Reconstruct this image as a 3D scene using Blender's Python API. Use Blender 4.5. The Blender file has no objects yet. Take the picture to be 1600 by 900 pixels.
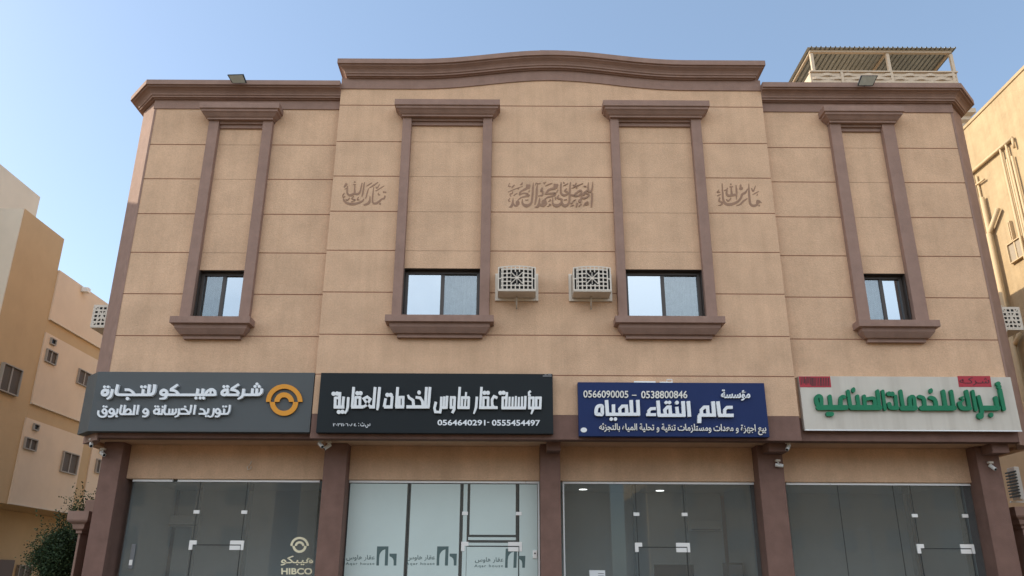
import bpy, bmesh, math, random, unicodedata
from mathutils import Vector, Matrix
random.seed(7)
SC = bpy.context.scene
COL = SC.collection
R = math.radians

# ------------------------------------------------------------------ camera, world, sun, exposure
FPX, PITCH, ROLL = 1269.3, R(20.114), R(0.292)
CAM = Vector((0, -18.6, 1.6))
FWD = Vector((0, math.cos(PITCH), math.sin(PITCH)))
_r = Vector((1, 0, 0)); _u = _r.cross(FWD)
RGT = math.cos(ROLL) * _r + math.sin(ROLL) * _u
UPV = -math.sin(ROLL) * _r + math.cos(ROLL) * _u
cd = bpy.data.cameras.new('camera'); cam = bpy.data.objects.new('camera', cd); COL.objects.link(cam)
cd.sensor_width = 36; cd.lens = FPX / 1600 * 36; cd.clip_start = 0.1; cd.clip_end = 3000
M = Matrix((RGT, UPV, -FWD)).transposed().to_4x4(); M.translation = CAM
cam.matrix_world = M
SC.camera = cam

SUN_EL, SUN_AZ = R(29), R(13)          # azimuth: measured from -X (left) towards +Y (behind the shops)
to_sun = Vector((-math.cos(SUN_EL) * math.cos(SUN_AZ), math.cos(SUN_EL) * math.sin(SUN_AZ), math.sin(SUN_EL)))
w = bpy.data.worlds.new('World'); SC.world = w; w.use_nodes = True
nt = w.node_tree; bg = nt.nodes['Background']
sky = nt.nodes.new('ShaderNodeTexSky'); sky.sky_type = 'NISHITA'; sky.sun_disc = False
sky.sun_elevation = SUN_EL; sky.sun_rotation = math.atan2(to_sun.x, to_sun.y)
sky.air_density = 1.0; sky.dust_density = 1.0; sky.ozone_density = 1.6
hz = nt.nodes.new('ShaderNodeMix'); hz.data_type = 'RGBA'; hz.inputs[0].default_value = 0.34      # even dust haze over the clear-sky model
hz.inputs[7].default_value = (1.75, 2.35, 3.05, 1); nt.links.new(sky.outputs[0], hz.inputs[6]); 
# bright thin cloud veil added to light the facade, over the side of the sky the shop fronts face (the upper windows mirror it)
tc = nt.nodes.new('ShaderNodeTexCoord'); sp = nt.nodes.new('ShaderNodeSeparateXYZ'); nt.links.new(tc.outputs['Generated'], sp.inputs[0])
def ramp(sock, a, b):
    m = nt.nodes.new('ShaderNodeMapRange'); m.interpolation_type = 'SMOOTHSTEP'; m.inputs[1].default_value = a; m.inputs[2].default_value = b
    nt.links.new(sock, m.inputs[0]); return m.outputs[0]
def mul(a, b):
    m = nt.nodes.new('ShaderNodeMath'); m.operation = 'MULTIPLY'; nt.links.new(a, m.inputs[0]); nt.links.new(b, m.inputs[1]); return m.outputs[0]
cn = nt.nodes.new('ShaderNodeTexNoise'); cn.inputs['Scale'].default_value = 2.6; cn.inputs['Detail'].default_value = 6
nt.links.new(tc.outputs['Generated'], cn.inputs['Vector'])
veil = mul(mul(ramp(sp.outputs['Y'], -0.02, -0.6), ramp(sp.outputs['Z'], 0.1, 0.4)), ramp(cn.outputs['Fac'], 0.15, 0.62))
ad = nt.nodes.new('ShaderNodeMix'); ad.data_type = 'RGBA'; ad.blend_type = 'ADD'; nt.links.new(veil, ad.inputs[0])
nt.links.new(hz.outputs[2], ad.inputs[6]); ad.inputs[7].default_value = (5.2, 5.1, 4.8, 1)
nt.links.new(ad.outputs[2], bg.inputs[0])
bg.inputs[1].default_value = 0.096
sl = bpy.data.lights.new('sun', 'SUN'); so = bpy.data.objects.new('sun', sl); COL.objects.link(so)
sl.energy = 2.1; sl.angle = R(0.5); sl.color = (1.0, 0.87, 0.68)
so.rotation_euler = to_sun.to_track_quat('Z', 'Y').to_euler(); so.location = (-30, 10, 40)
SC.view_settings.view_transform = 'Standard'; SC.view_settings.look = 'None'
SC.view_settings.exposure = 1.42; SC.view_settings.gamma = 1.0
SC.cycles.max_bounces = 10; SC.cycles.transparent_max_bounces = 16
SC.cycles.caustics_reflective = False; SC.cycles.caustics_refractive = False

def ray(px, py):
    return (px - 800) / FPX * RGT - (py - 450) / FPX * UPV + FWD
def at(px, py, Y=0.0):                  # point of a wall plane y=Y seen at that photograph pixel
    d = ray(px, py); return CAM + d * ((Y - CAM.y) / d.y)
def atx(px, py, X):
    d = ray(px, py); return CAM + d * ((X - CAM.x) / d.x)

# ------------------------------------------------------------------ materials
def mat(name, col, rough=0.8, var=0.0, vscale=2.0, bump=0.0, bscale=60.0, metal=0.0, spec=0.3, streak=0.0, emit=None, grain=0.0):
    m = bpy.data.materials.new(name); m.use_nodes = True
    t = m.node_tree; b = t.nodes['Principled BSDF']
    b.inputs['Roughness'].default_value = rough; b.inputs['Metallic'].default_value = metal
    b.inputs['Specular IOR Level'].default_value = spec
    b.inputs['Base Color'].default_value = (*col, 1)
    tc = t.nodes.new('ShaderNodeTexCoord')
    if var:
        n = t.nodes.new('ShaderNodeTexNoise'); n.inputs['Scale'].default_value = vscale; n.inputs['Detail'].default_value = 7
        n.inputs['Roughness'].default_value = 0.65
        t.links.new(tc.outputs['Object'], n.inputs['Vector'])
        r = t.nodes.new('ShaderNodeValToRGB')
        r.color_ramp.elements[0].position = 0.3; r.color_ramp.elements[1].position = 0.72
        r.color_ramp.elements[0].color = (*[c * (1 - var) for c in col], 1)
        r.color_ramp.elements[1].color = (*[min(1, c * (1 + var)) for c in col], 1)
        t.links.new(n.outputs['Fac'], r.inputs['Fac']); src = r.outputs['Color']
        if streak:
            mp = t.nodes.new('ShaderNodeMapping'); mp.inputs['Scale'].default_value = (5.0, 5.0, 0.22)
            t.links.new(tc.outputs['Object'], mp.inputs['Vector'])
            n2 = t.nodes.new('ShaderNodeTexNoise'); n2.inputs['Scale'].default_value = 1.0; n2.inputs['Detail'].default_value = 5
            t.links.new(mp.outputs[0], n2.inputs['Vector'])
            r2 = t.nodes.new('ShaderNodeValToRGB'); r2.color_ramp.elements[0].position = 0.34; r2.color_ramp.elements[1].position = 0.56
            r2.color_ramp.elements[0].color = (1 - streak, 1 - streak * 1.1, 1 - streak * 1.2, 1)
            t.links.new(n2.outputs['Fac'], r2.inputs['Fac'])
            mx = t.nodes.new('ShaderNodeMix'); mx.data_type = 'RGBA'; mx.blend_type = 'MULTIPLY'; mx.inputs[0].default_value = 1
            t.links.new(src, mx.inputs[6]); t.links.new(r2.outputs[0], mx.inputs[7]); src = mx.outputs[2]
        if grain:       # sand grains in the sprayed coat
            n3 = t.nodes.new('ShaderNodeTexNoise'); n3.inputs['Scale'].default_value = 26; n3.inputs['Detail'].default_value = 3
            t.links.new(tc.outputs['Object'], n3.inputs['Vector'])
            r3 = t.nodes.new('ShaderNodeValToRGB'); r3.color_ramp.elements[0].position = 0.35; r3.color_ramp.elements[1].position = 0.65
            r3.color_ramp.elements[0].color = (1 - grain, 1 - grain, 1 - grain, 1); t.links.new(n3.outputs['Fac'], r3.inputs['Fac'])
            m3 = t.nodes.new('ShaderNodeMix'); m3.data_type = 'RGBA'; m3.blend_type = 'MULTIPLY'; m3.inputs[0].default_value = 1
            t.links.new(src, m3.inputs[6]); t.links.new(r3.outputs[0], m3.inputs[7]); src = m3.outputs[2]
        t.links.new(src, b.inputs['Base Color'])
    if bump:
        n = t.nodes.new('ShaderNodeTexNoise'); n.inputs['Scale'].default_value = bscale; n.inputs['Detail'].default_value = 4
        t.links.new(tc.outputs['Object'], n.inputs['Vector'])
        bp = t.nodes.new('ShaderNodeBump'); bp.inputs['Strength'].default_value = bump; bp.inputs['Distance'].default_value = 0.01
        t.links.new(n.outputs['Fac'], bp.inputs['Height']); t.links.new(bp.outputs[0], b.inputs['Normal'])
    if emit:
        b.inputs['Emission Color'].default_value = (*emit[:3], 1); b.inputs['Emission Strength'].default_value = emit[3]
    return m

def glass(name, tint, refl, rough=0.0, gcol=(1, 1, 1), fres=True, dust=0.0):
    m = bpy.data.materials.new(name); m.use_nodes = True; t = m.node_tree
    t.nodes.remove(t.nodes['Principled BSDF']); out = t.nodes['Material Output']
    tr = t.nodes.new('ShaderNodeBsdfTransparent'); tr.inputs[0].default_value = (*tint, 1)
    gl = t.nodes.new('ShaderNodeBsdfGlossy'); gl.inputs['Roughness'].default_value = rough; gl.inputs[0].default_value = (*gcol, 1)
    mx = t.nodes.new('ShaderNodeMixShader')
    lw = t.nodes.new('ShaderNodeLayerWeight'); lw.inputs[0].default_value = 0.35
    ma = t.nodes.new('ShaderNodeMath'); ma.operation = 'MULTIPLY_ADD'; ma.use_clamp = True
    ma.inputs[1].default_value = 0.3 if fres else 0.1; ma.inputs[2].default_value = refl
    t.links.new(lw.outputs['Fresnel'], ma.inputs[0]); t.links.new(ma.outputs[0], mx.inputs[0])
    t.links.new(tr.outputs[0], mx.inputs[1]); t.links.new(gl.outputs[0], mx.inputs[2]); sh = mx.outputs[0]
    if dust:
        df = t.nodes.new('ShaderNodeBsdfDiffuse'); df.inputs[0].default_value = (0.46, 0.485, 0.485, 1)
        m2 = t.nodes.new('ShaderNodeMixShader'); m2.inputs[0].default_value = dust
        t.links.new(sh, m2.inputs[1]); t.links.new(df.outputs[0], m2.inputs[2]); sh = m2.outputs[0]
    t.links.new(sh, out.inputs[0])
    return m

STUCCO = mat('tan stucco', (0.70, 0.458, 0.292), 0.92, 0.13, 1.1, 1.0, 42, streak=0.055, grain=0.10)
BROWN = mat('brown painted render', (0.32, 0.203, 0.158), 0.85, 0.12, 3.0, 0.7, 60, streak=0.04)
PLINTH = mat('dark red-brown shopfront finish', (0.205, 0.118, 0.092), 0.85, 0.14, 3.0, 0.7, 60, streak=0.05)  # darker, redder brown for the ground-floor pillars, beams, fascia and side walls
GROOVE = mat('groove paint', (0.36, 0.18, 0.115), 0.9)
CALLI = mat('brown calligraphy paint', (0.34, 0.205, 0.135), 0.9, 0.1, 6)
BRONZE = mat('dark bronze aluminium', (0.062, 0.048, 0.040), 0.45, spec=0.5)
MIRROR = glass('reflective window glass', (0.25, 0.3, 0.33), 0.50, 0.0, (0.86, 0.93, 0.97), False)
WGLASS = glass('plain window glass', (0.66, 0.70, 0.69), 0.17, 0.0, (0.9, 0.96, 1.0), False)
SGLASS = glass('shop glass', (0.78, 0.81, 0.81), 0.02, 0.0, (0.95, 1.0, 0.99), dust=0.105)
FILM = mat('frosted window film', (0.58, 0.67, 0.63), 0.45, 0.04, 0.8, spec=0.5)
FILMTXT = mat('clear cut film lettering', (0.10, 0.15, 0.145), 0.4)
STEEL = mat('satin steel', (0.88, 0.87, 0.84), 0.3, metal=0.15, spec=0.8)
WHITEAL = mat('white aluminium channel', (0.88, 0.88, 0.86), 0.3, spec=0.8)
JOINT = mat('dark glass joint', (0.02, 0.022, 0.022), 0.5)
INTW = mat('painted shop interior', (0.68, 0.70, 0.69), 0.9, 0.05, 1)
INTF = mat('shop floor tiles', (0.35, 0.34, 0.32), 0.3)
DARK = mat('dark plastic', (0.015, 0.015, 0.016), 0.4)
CONC = mat('roof screed', (0.4, 0.37, 0.33), 0.95, 0.1)
WHITEP = mat('white plastic', (0.75, 0.74, 0.70), 0.5)
GREYP = mat('grey sign cladding', (0.092, 0.100, 0.101), 0.5, 0.04, 0.8, spec=0.25)
BLACKP = mat('black sign face', (0.014, 0.018, 0.020), 0.5, 0.08, 1.0, spec=0.2)
BLUEP = mat('blue sign face', (0.013, 0.028, 0.105), 0.5, 0.06, 1.0, spec=0.2)
CREAMP = mat('weathered cream sign face', (0.60, 0.55, 0.47), 0.6, 0.05, 1.2, streak=0.10)
REDP = mat('red vinyl', (0.42, 0.035, 0.05), 0.5)
LETW = mat('white acrylic letter', (0.80, 0.82, 0.83), 0.35, spec=0.5)
LETW2 = mat('off white letter', (0.80, 0.81, 0.80), 0.4)
LETBG = mat('aged cream letter', (0.78, 0.75, 0.68), 0.45, 0.15, 3)
LETG = mat('green foam letter', (0.012, 0.185, 0.085), 0.55, 0.08, 3)
LETO = mat('orange acrylic', (0.72, 0.30, 0.03), 0.4)
LETD = mat('gold vinyl', (0.86, 0.78, 0.54), 0.4)
DARKTXT = mat('faded dark vinyl', (0.05, 0.035, 0.035), 0.6)
CAGE = mat('beige cast cage', (0.68, 0.60, 0.50), 0.6, 0.05, 5)
ACIN = mat('dark cooling fins', (0.02, 0.02, 0.02), 0.6)
YELLOW = mat('ochre render', (0.53, 0.38, 0.215), 0.9, 0.06, 1.0, 0.3, 50)
CREAMW = mat('cream render', (0.70, 0.56, 0.41), 0.9, 0.05, 1.0, 0.3, 50)
CREAMG = mat('pale cream render', (0.68, 0.59, 0.47), 0.9, 0.05, 1.0)
SANDW = mat('sand coloured render', (0.43, 0.325, 0.195), 0.9, 0.14, 1.6, 1.0, 6, streak=0.08)
PIPE = mat('painted pipe', (0.54, 0.41, 0.25), 0.6)
IVORY = mat('ivory render', (0.56, 0.455, 0.345), 0.85, 0.05, 2)
SHEET = mat('galvanised roof sheet', (0.36, 0.37, 0.35), 0.5, 0.15, 1.5, metal=0.1)
WFRAME = mat('dull aluminium frame', (0.33, 0.29, 0.24), 0.5)
WDARK = mat('dim window glass', (0.11, 0.09, 0.072), 0.6, spec=0.15)
WSAND = mat('sandy reflecting pane', (0.36, 0.30, 0.22), 0.4)  # sandy, lit reflection put into the pane colour
DOORM = mat('brown steel door', (0.09, 0.05, 0.035), 0.5)
LEAF = mat('dark leaves', (0.030, 0.055, 0.022), 0.6, 0.45, 4)
LEAF2 = mat('lighter leaves', (0.055, 0.085, 0.03), 0.6, 0.4, 4)
BARK = mat('bark', (0.10, 0.07, 0.045), 0.9, 0.2, 8)
GROUND = mat('sandy ground', (0.42, 0.31, 0.19), 0.95, 0.15, 0.3)
ASPH = mat('dusty asphalt', (0.10, 0.085, 0.068), 0.9, 0.2, 0.8, 0.4, 90)
PAVE = mat('concrete paving', (0.17, 0.15, 0.125), 0.9, 0.12, 1.5, 0.3, 40)
PAINT = mat('white road paint', (0.75, 0.75, 0.72), 0.7, 0.1, 5)
LAMPG = mat('floodlight lens', (0.46, 0.45, 0.38), 0.3, 0.1, 9, spec=0.5)
DOWNL = mat('lit downlight', (0.9, 0.9, 0.9), 0.5, emit=(1.0, 0.98, 0.94, 1.6))
PANEREFL = mat('mottled reflection cloth', (0.52, 0.53, 0.50), 0.9, 0.35, 4.0)  # mottled reflection of the panes put into the cloth colour
PAPER = mat('white paper', (0.75, 0.76, 0.75), 0.7)
GREYM = mat('grey vinyl', (0.2, 0.2, 0.2), 0.7)

# ------------------------------------------------------------------ mesh helpers
class MB:
    def __init__(s): s.v = []; s.f = []; s.m = []; s.mi = 0
    def face(s, pts):
        k = len(s.v); s.v += [tuple(p) for p in pts]; s.f.append(tuple(range(k, k + len(pts)))); s.m.append(s.mi); return s
    def box(s, x0, x1, y0, y1, z0, z1):
        k = len(s.v)
        s.v += [(x0, y0, z0), (x1, y0, z0), (x1, y1, z0), (x0, y1, z0), (x0, y0, z1), (x1, y0, z1), (x1, y1, z1), (x0, y1, z1)]
        for q in ((0, 3, 2, 1), (4, 5, 6, 7), (0, 1, 5, 4), (1, 2, 6, 5), (2, 3, 7, 6), (3, 0, 4, 7)):
            s.f.append(tuple(k + i for i in q)); s.m.append(s.mi)
        return s
    def prism(s, poly, y0, y1):           # polygon in x,z, y0 = front
        n = len(poly); k = len(s.v)
        s.v += [(x, y0, z) for x, z in poly] + [(x, y1, z) for x, z in poly]
        s.f.append(tuple(k + i for i in range(n))); s.f.append(tuple(k + n + i for i in reversed(range(n)))); s.m += [s.mi] * 2
        for i in range(n):
            j = (i + 1) % n; s.f.append((k + i, k + n + i, k + n + j, k + j)); s.m.append(s.mi)
        return s
    def prismz(s, poly, z0, z1):          # polygon in x,y
        n = len(poly); k = len(s.v)
        s.v += [(x, y, z0) for x, y in poly] + [(x, y, z1) for x, y in poly]
        s.f.append(tuple(k + i for i in reversed(range(n)))); s.f.append(tuple(k + n + i for i in range(n))); s.m += [s.mi] * 2
        for i in range(n):
            j = (i + 1) % n; s.f.append((k + i, k + j, k + n + j, k + n + i)); s.m.append(s.mi)
        return s
    def tube(s, pts, r, n=10, r2=None):
        pts = [Vector(p) for p in pts]; k = len(s.v); L = len(pts)
        for i, p in enumerate(pts):
            d = (pts[min(i + 1, L - 1)] - pts[max(i - 1, 0)]).normalized()
            a = d.orthogonal().normalized() if abs(d.z) < 0.95 else Vector((1, 0, 0)); a = (a - d * a.dot(d)).normalized(); b = d.cross(a)
            rr = r if r2 is None else r + (r2 - r) * i / max(1, L - 1)
            s.v += [tuple(p + rr * (math.cos(2 * math.pi * j / n) * a + math.sin(2 * math.pi * j / n) * b)) for j in range(n)]
        for i in range(L - 1):
            for j in range(n):
                j2 = (j + 1) % n; s.f.append((k + i * n + j, k + i * n + j2, k + (i + 1) * n + j2, k + (i + 1) * n + j)); s.m.append(s.mi)
        s.f.append(tuple(k + j for j in reversed(range(n)))); s.f.append(tuple(k + (L - 1) * n + j for j in range(n))); s.m += [s.mi] * 2
        return s
    def sweep(s, prof, path, closed=True):   # prof: (outward d, z); path: (x, y[, dz]), outward is to the right of travel
        n = len(prof); k = len(s.v); L = len(path)
        P = [Vector((p[0], p[1])) for p in path]; dz = [p[2] if len(p) > 2 else 0 for p in path]
        nor = []
        for i in range(L - 1):
            d = (P[i + 1] - P[i]).normalized(); nor.append(Vector((d.y, -d.x)))
        for i in range(L):
            if i == 0: m = nor[0]
            elif i == L - 1: m = nor[-1]
            else: m = (nor[i - 1] + nor[i]) / (1 + nor[i - 1].dot(nor[i]))
            s.v += [(P[i].x + m.x * d, P[i].y + m.y * d, z + dz[i]) for d, z in prof]
        for i in range(L - 1):
            for j in range(n if closed else n - 1):
                j2 = (j + 1) % n
                s.f.append((k + i * n + j, k + (i + 1) * n + j, k + (i + 1) * n + j2, k + i * n + j2)); s.m.append(s.mi)
        if closed:
            s.f.append(tuple(k + j for j in range(n))); s.f.append(tuple(k + (L - 1) * n + j for j in reversed(range(n)))); s.m += [s.mi] * 2
        return s
    def build(s, name, mats, parent=None, bevel=0.0, smooth=False):
        if not isinstance(mats, (list, tuple)): mats = [mats]
        off = Vector((0, 0, 0))
        if parent is not None:
            p = parent
            while p is not None: off += p.location; p = p.parent
        me = bpy.data.meshes.new(name)
        me.from_pydata([(x - off.x, y - off.y, z - off.z) for x, y, z in s.v], [], s.f)
        for mm in mats: me.materials.append(mm)
        me.polygons.foreach_set('material_index', s.m)
        bm = bmesh.new(); bm.from_mesh(me); bmesh.ops.recalc_face_normals(bm, faces=bm.faces); bm.to_mesh(me); bm.free()
        if smooth: me.polygons.foreach_set('use_smooth', [True] * len(me.polygons))
        me.update()
        o = bpy.data.objects.new(name, me); COL.objects.link(o)
        if parent is not None: o.parent = parent
        if bevel:
            b = o.modifiers.new('bevel', 'BEVEL'); b.width = bevel; b.segments = 2; b.limit_method = 'ANGLE'; b.angle_limit = R(40)
        return o

def tag(o, label, cat, group=None, kind=None):
    if label: o['label'] = label
    if cat: o['category'] = cat
    if group: o['group'] = group
    if kind: o['kind'] = kind
    return o
def thing(name, label, cat, loc=(0, 0, 0), group=None):
    o = bpy.data.objects.new(name, None); COL.objects.link(o); o.location = loc; o.empty_display_size = 0.2
    return tag(o, label, cat, group)
def struct(o): o['kind'] = 'structure'; return o
def clone(o, parent=None):
    c = o.copy(); COL.objects.link(c); c.parent = parent
    for ch in list(o.children): clone(ch, c)
    return c

# ------------------------------------------------------------------ ground and street
struct(MB().face([(-600, -600, -0.02), (600, -600, -0.02), (600, 600, -0.02), (-600, 600, -0.02)]).build('ground', GROUND))
struct(MB().box(-60, 60, -32, -9, -0.3, 0.0).build('road', ASPH))
struct(MB().box(-60, 60, -9, -2.2, -0.3, 0.01).build('parking_strip', ASPH))
mk = MB()
for i in range(9): mk.box(-11.2 + i * 2.8, -11.1 + i * 2.8, -8, -2.6, 0.0, 0.014)
struct(mk.build('road_marking', PAINT))
struct(MB().box(-13, 15, -2.2, 12, -0.3, 0.14).build('pavement', PAVE, bevel=0.02))

# ------------------------------------------------------------------ the commercial building
XL, XR, CL, CR = -9.595, 11.77, -4.60, 6.635       # wing corners and centre bay edges
YW = 0.2                                           # wing wall plane; the centre bay is y = 0
BK = 11.0
CH = 0.56                                          # chamfered corners
GZ = [5.30, 6.232, 7.212, 8.285, 9.385, 10.452, 11.448, 12.46, 13.56]
bld = thing('commercial_building', 'tan two storey shop building with brown cornices, window surrounds and glass shopfronts', 'building', (1.0, 0, 0))

WIN = [  # strip outer-left, inner-left, inner-right, outer-right, wall plane, sash: which pane shows the mirror ('l'/'r')
    (-2.88, -2.65, -0.78, -0.54, 0.0, 'l', 'center'), (2.55, 2.77, 4.66, 4.92, 0.0, 'l', 'center'),
    (-8.03, -7.76, -6.60, -6.34, YW, 'r', 'wing'), (8.37, 8.66, 9.75, 10.08, YW, 'r', 'wing')]
WZ0, WZ1 = 7.60, 8.92

def courses(name, x0, x1, yw, ztop, archtop=None):
    """wall with painted grooves between courses; window openings and plain niches cut in"""
    wins = [w_ for w_ in WIN if x0 < w_[0] and w_[3] < x1]
    mb = MB(); T = 0.32
    # backing wall, brown paint shows in the grooves
    mb.mi = 1
    xs = [x0]
    for w_ in sorted(wins): xs += [w_[1], w_[2]]
    xs.append(x1)
    for i in range(len(xs) - 1):
        if i % 2 == 0: mb.box(xs[i], xs[i + 1], yw + 0.012, yw + T, 5.30, ztop)
        else:
            mb.box(xs[i], xs[i + 1], yw + 0.012, yw + T, 5.30, WZ0); mb.box(xs[i], xs[i + 1], yw + 0.012, yw + T, WZ1, ztop)
    # stucco courses
    mb.mi = 0
    zs = [z for z in GZ if z < ztop - 0.1] + [ztop]
    g = 0.013
    for j in range(len(zs) - 1):
        za, zb = zs[j] + (g if j else 0), zs[j + 1] - (g if j < len(zs) - 2 else 0)
        for i in range(len(xs) - 1):
            if i % 2 == 0:
                last = j == len(zs) - 2
                if not (last and archtop): mb.box(xs[i], xs[i + 1], yw, yw + 0.025, za, zb)
    if archtop:
        poly = [(x0, zs[-2] + g), (x1, zs[-2] + g)] + [(x, z) for x, z in reversed(archtop)]
        mb.prism(poly, yw, yw + 0.025)
    for w_ in wins:       # niche between the strips: faint joints only
        mb.box(w_[1], w_[2], yw + 0.012, yw + 0.025, WZ1, 13.2)
        zz = [WZ1] + [z for z in GZ if WZ1 + 0.1 < z < 13.1] + [13.2]
        for j in range(len(zz) - 1): mb.box(w_[1], w_[2], yw + 0.004, yw + 0.013, zz[j] + (0.004 if j else 0), zz[j + 1] - 0.004)
        pass
        zz = [5.30] + [z + e for z in GZ if 5.4 < z < WZ0 for e in (-g, g)] + [WZ0]
        for j in range(0, len(zz), 2): mb.box(w_[1], w_[2], yw, yw + 0.025, zz[j], zz[j + 1])
    return mb.build(name, [STUCCO, GROOVE], bld)

def arch(x):            # rise of the centre parapet
    t = (x - 1.02) / 3.75
    if abs(t) >= 1: return 0.0
    return 0.292 * (math.cos(math.pi * t) + 1) / 2 * (0.55 + 0.45 * (1 - t * t)) / 1.0
AX = [CL + (CR - CL) * i / 56 for i in range(57)]
courses('wall', CL, CR, 0.0, 14.06, [(x, 14.06 + arch(x)) for x in AX])
courses('wall', XL, CL, YW, 13.54)
courses('wall', CR, XR, YW, 13.54)
# bay returns, chamfered corner strips, side and rear walls
for a, b in ((CL + 0.001, CL + 0.3), (CR - 0.3, CR - 0.001)): MB().box(a, b, 0.027, 0.6, 4.76, 14.05).build('bay_return', STUCCO, bld)
for sx, xc in ((-1, XL), (1, XR)):
    p = [(xc, YW - 0.012), (xc + sx * CH, YW + CH), (xc + sx * (CH - 0.2), YW + CH + 0.2), (xc - sx * 0.02, YW + 0.2), (xc - sx * 0.05, YW - 0.012)]
    MB().prismz(p, 4.70, 13.6).build('corner_strip', BROWN, bld)
    x = xc + sx * CH
    MB().box(min(x, x - sx * 0.3), max(x, x - sx * 0.3), YW + CH + 0.2, BK, 4.70, 14.0).build('side_wall', STUCCO, bld)
    xg = -9.69 if sx < 0 else 11.58
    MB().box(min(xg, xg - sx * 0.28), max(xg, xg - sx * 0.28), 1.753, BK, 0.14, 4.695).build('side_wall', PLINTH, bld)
MB().box(XL - CH, XR + CH, BK, BK + 0.3, 0.14, 14.0).build('rear_wall', STUCCO, bld)
MB().box(XL - CH + 0.31, XR + CH - 0.31, 0.65, BK - 0.01, 13.3, 13.5).build('roof', CONC, bld)
MB().box(XL - 0.2, XR + 0.2, 1.9, BK - 0.01, 4.60, 4.9).build('floor_slab', INTW, bld)
# parapet bands
poly = [(x, 14.06 + arch(x)) for x in AX] + [(x, 14.38 + arch(x)) for x in reversed(AX)]
MB().prism(poly, -0.03, 0.4).build('parapet_band', BROWN, bld)
for a, b in ((XL - 0.02, CL - 0.002), (CR + 0.002, XR + 0.02)):
    MB().box(a, b, YW - 0.03, YW + 0.4, 13.54, 13.82).build('parapet_band', BROWN, bld)
# cornices (moulded profile swept along the parapet)
def prof(z0, z1, d):
    h = z1 - z0
    return [(-0.02, z0), (0.05, z0), (0.05, z0 + 0.05 * h), (0.11, z0 + 0.07 * h), (0.11, z0 + 0.17 * h), (0.14, z0 + 0.20 * h), (0.15, z0 + 0.30 * h),
            (0.19, z0 + 0.42 * h), (0.25, z0 + 0.52 * h), (d - 0.05, z0 + 0.56 * h), (d - 0.05, z0 + 0.64 * h), (d, z0 + 0.66 * h), (d, z1), (-0.02, z1)]
E0 = 0.25
cx = [CL + E0 + (CR - CL - 2 * E0) * i / 56 for i in range(57)]
path = [(CL + E0, 0.7)] + [(x, -0.03, arch(x)) for x in cx] + [(CR - E0, 0.7)]
MB().sweep(prof(14.36, 14.775, 0.33), path).build('cornice', BROWN, bld)
MB().prism([(x, 14.3 + arch(x)) for x in cx] + [(x, 14.765 + arch(x)) for x in reversed(cx)], -0.025, 0.6).build('parapet', BROWN, bld)
MB().box(CL + 0.002, CR - 0.002, 0.06, 0.65, 14.0, 14.35).build('parapet', BROWN, bld)
MB().sweep(prof(13.80, 14.20, 0.36), [(XL - CH, BK), (XL - CH, YW + CH), (XL, YW - 0.03), (CL - 0.003, YW - 0.03)]).build('cornice', BROWN, bld)
MB().sweep(prof(13.80, 14.22, 0.36), [(CR + 0.003, YW - 0.03), (XR, YW - 0.03), (XR + CH, YW + CH), (XR + CH, BK)]).build('cornice', BROWN, bld)
for sx, xc, xi in ((-1, XL, CL), (1, XR, CR)):
    p = [(xi, YW), (xc, YW), (xc + sx * CH, YW + CH), (xc + sx * CH, BK), (xc + sx * (CH - 0.25), BK), (xc + sx * (CH - 0.25), YW + CH + 0.3), (xc, YW + 0.4), (xi, YW + 0.4)]
    if sx > 0: p = p[::-1]
    MB().prismz(p, 13.59, 14.19).build('parapet', BROWN, bld)

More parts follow.
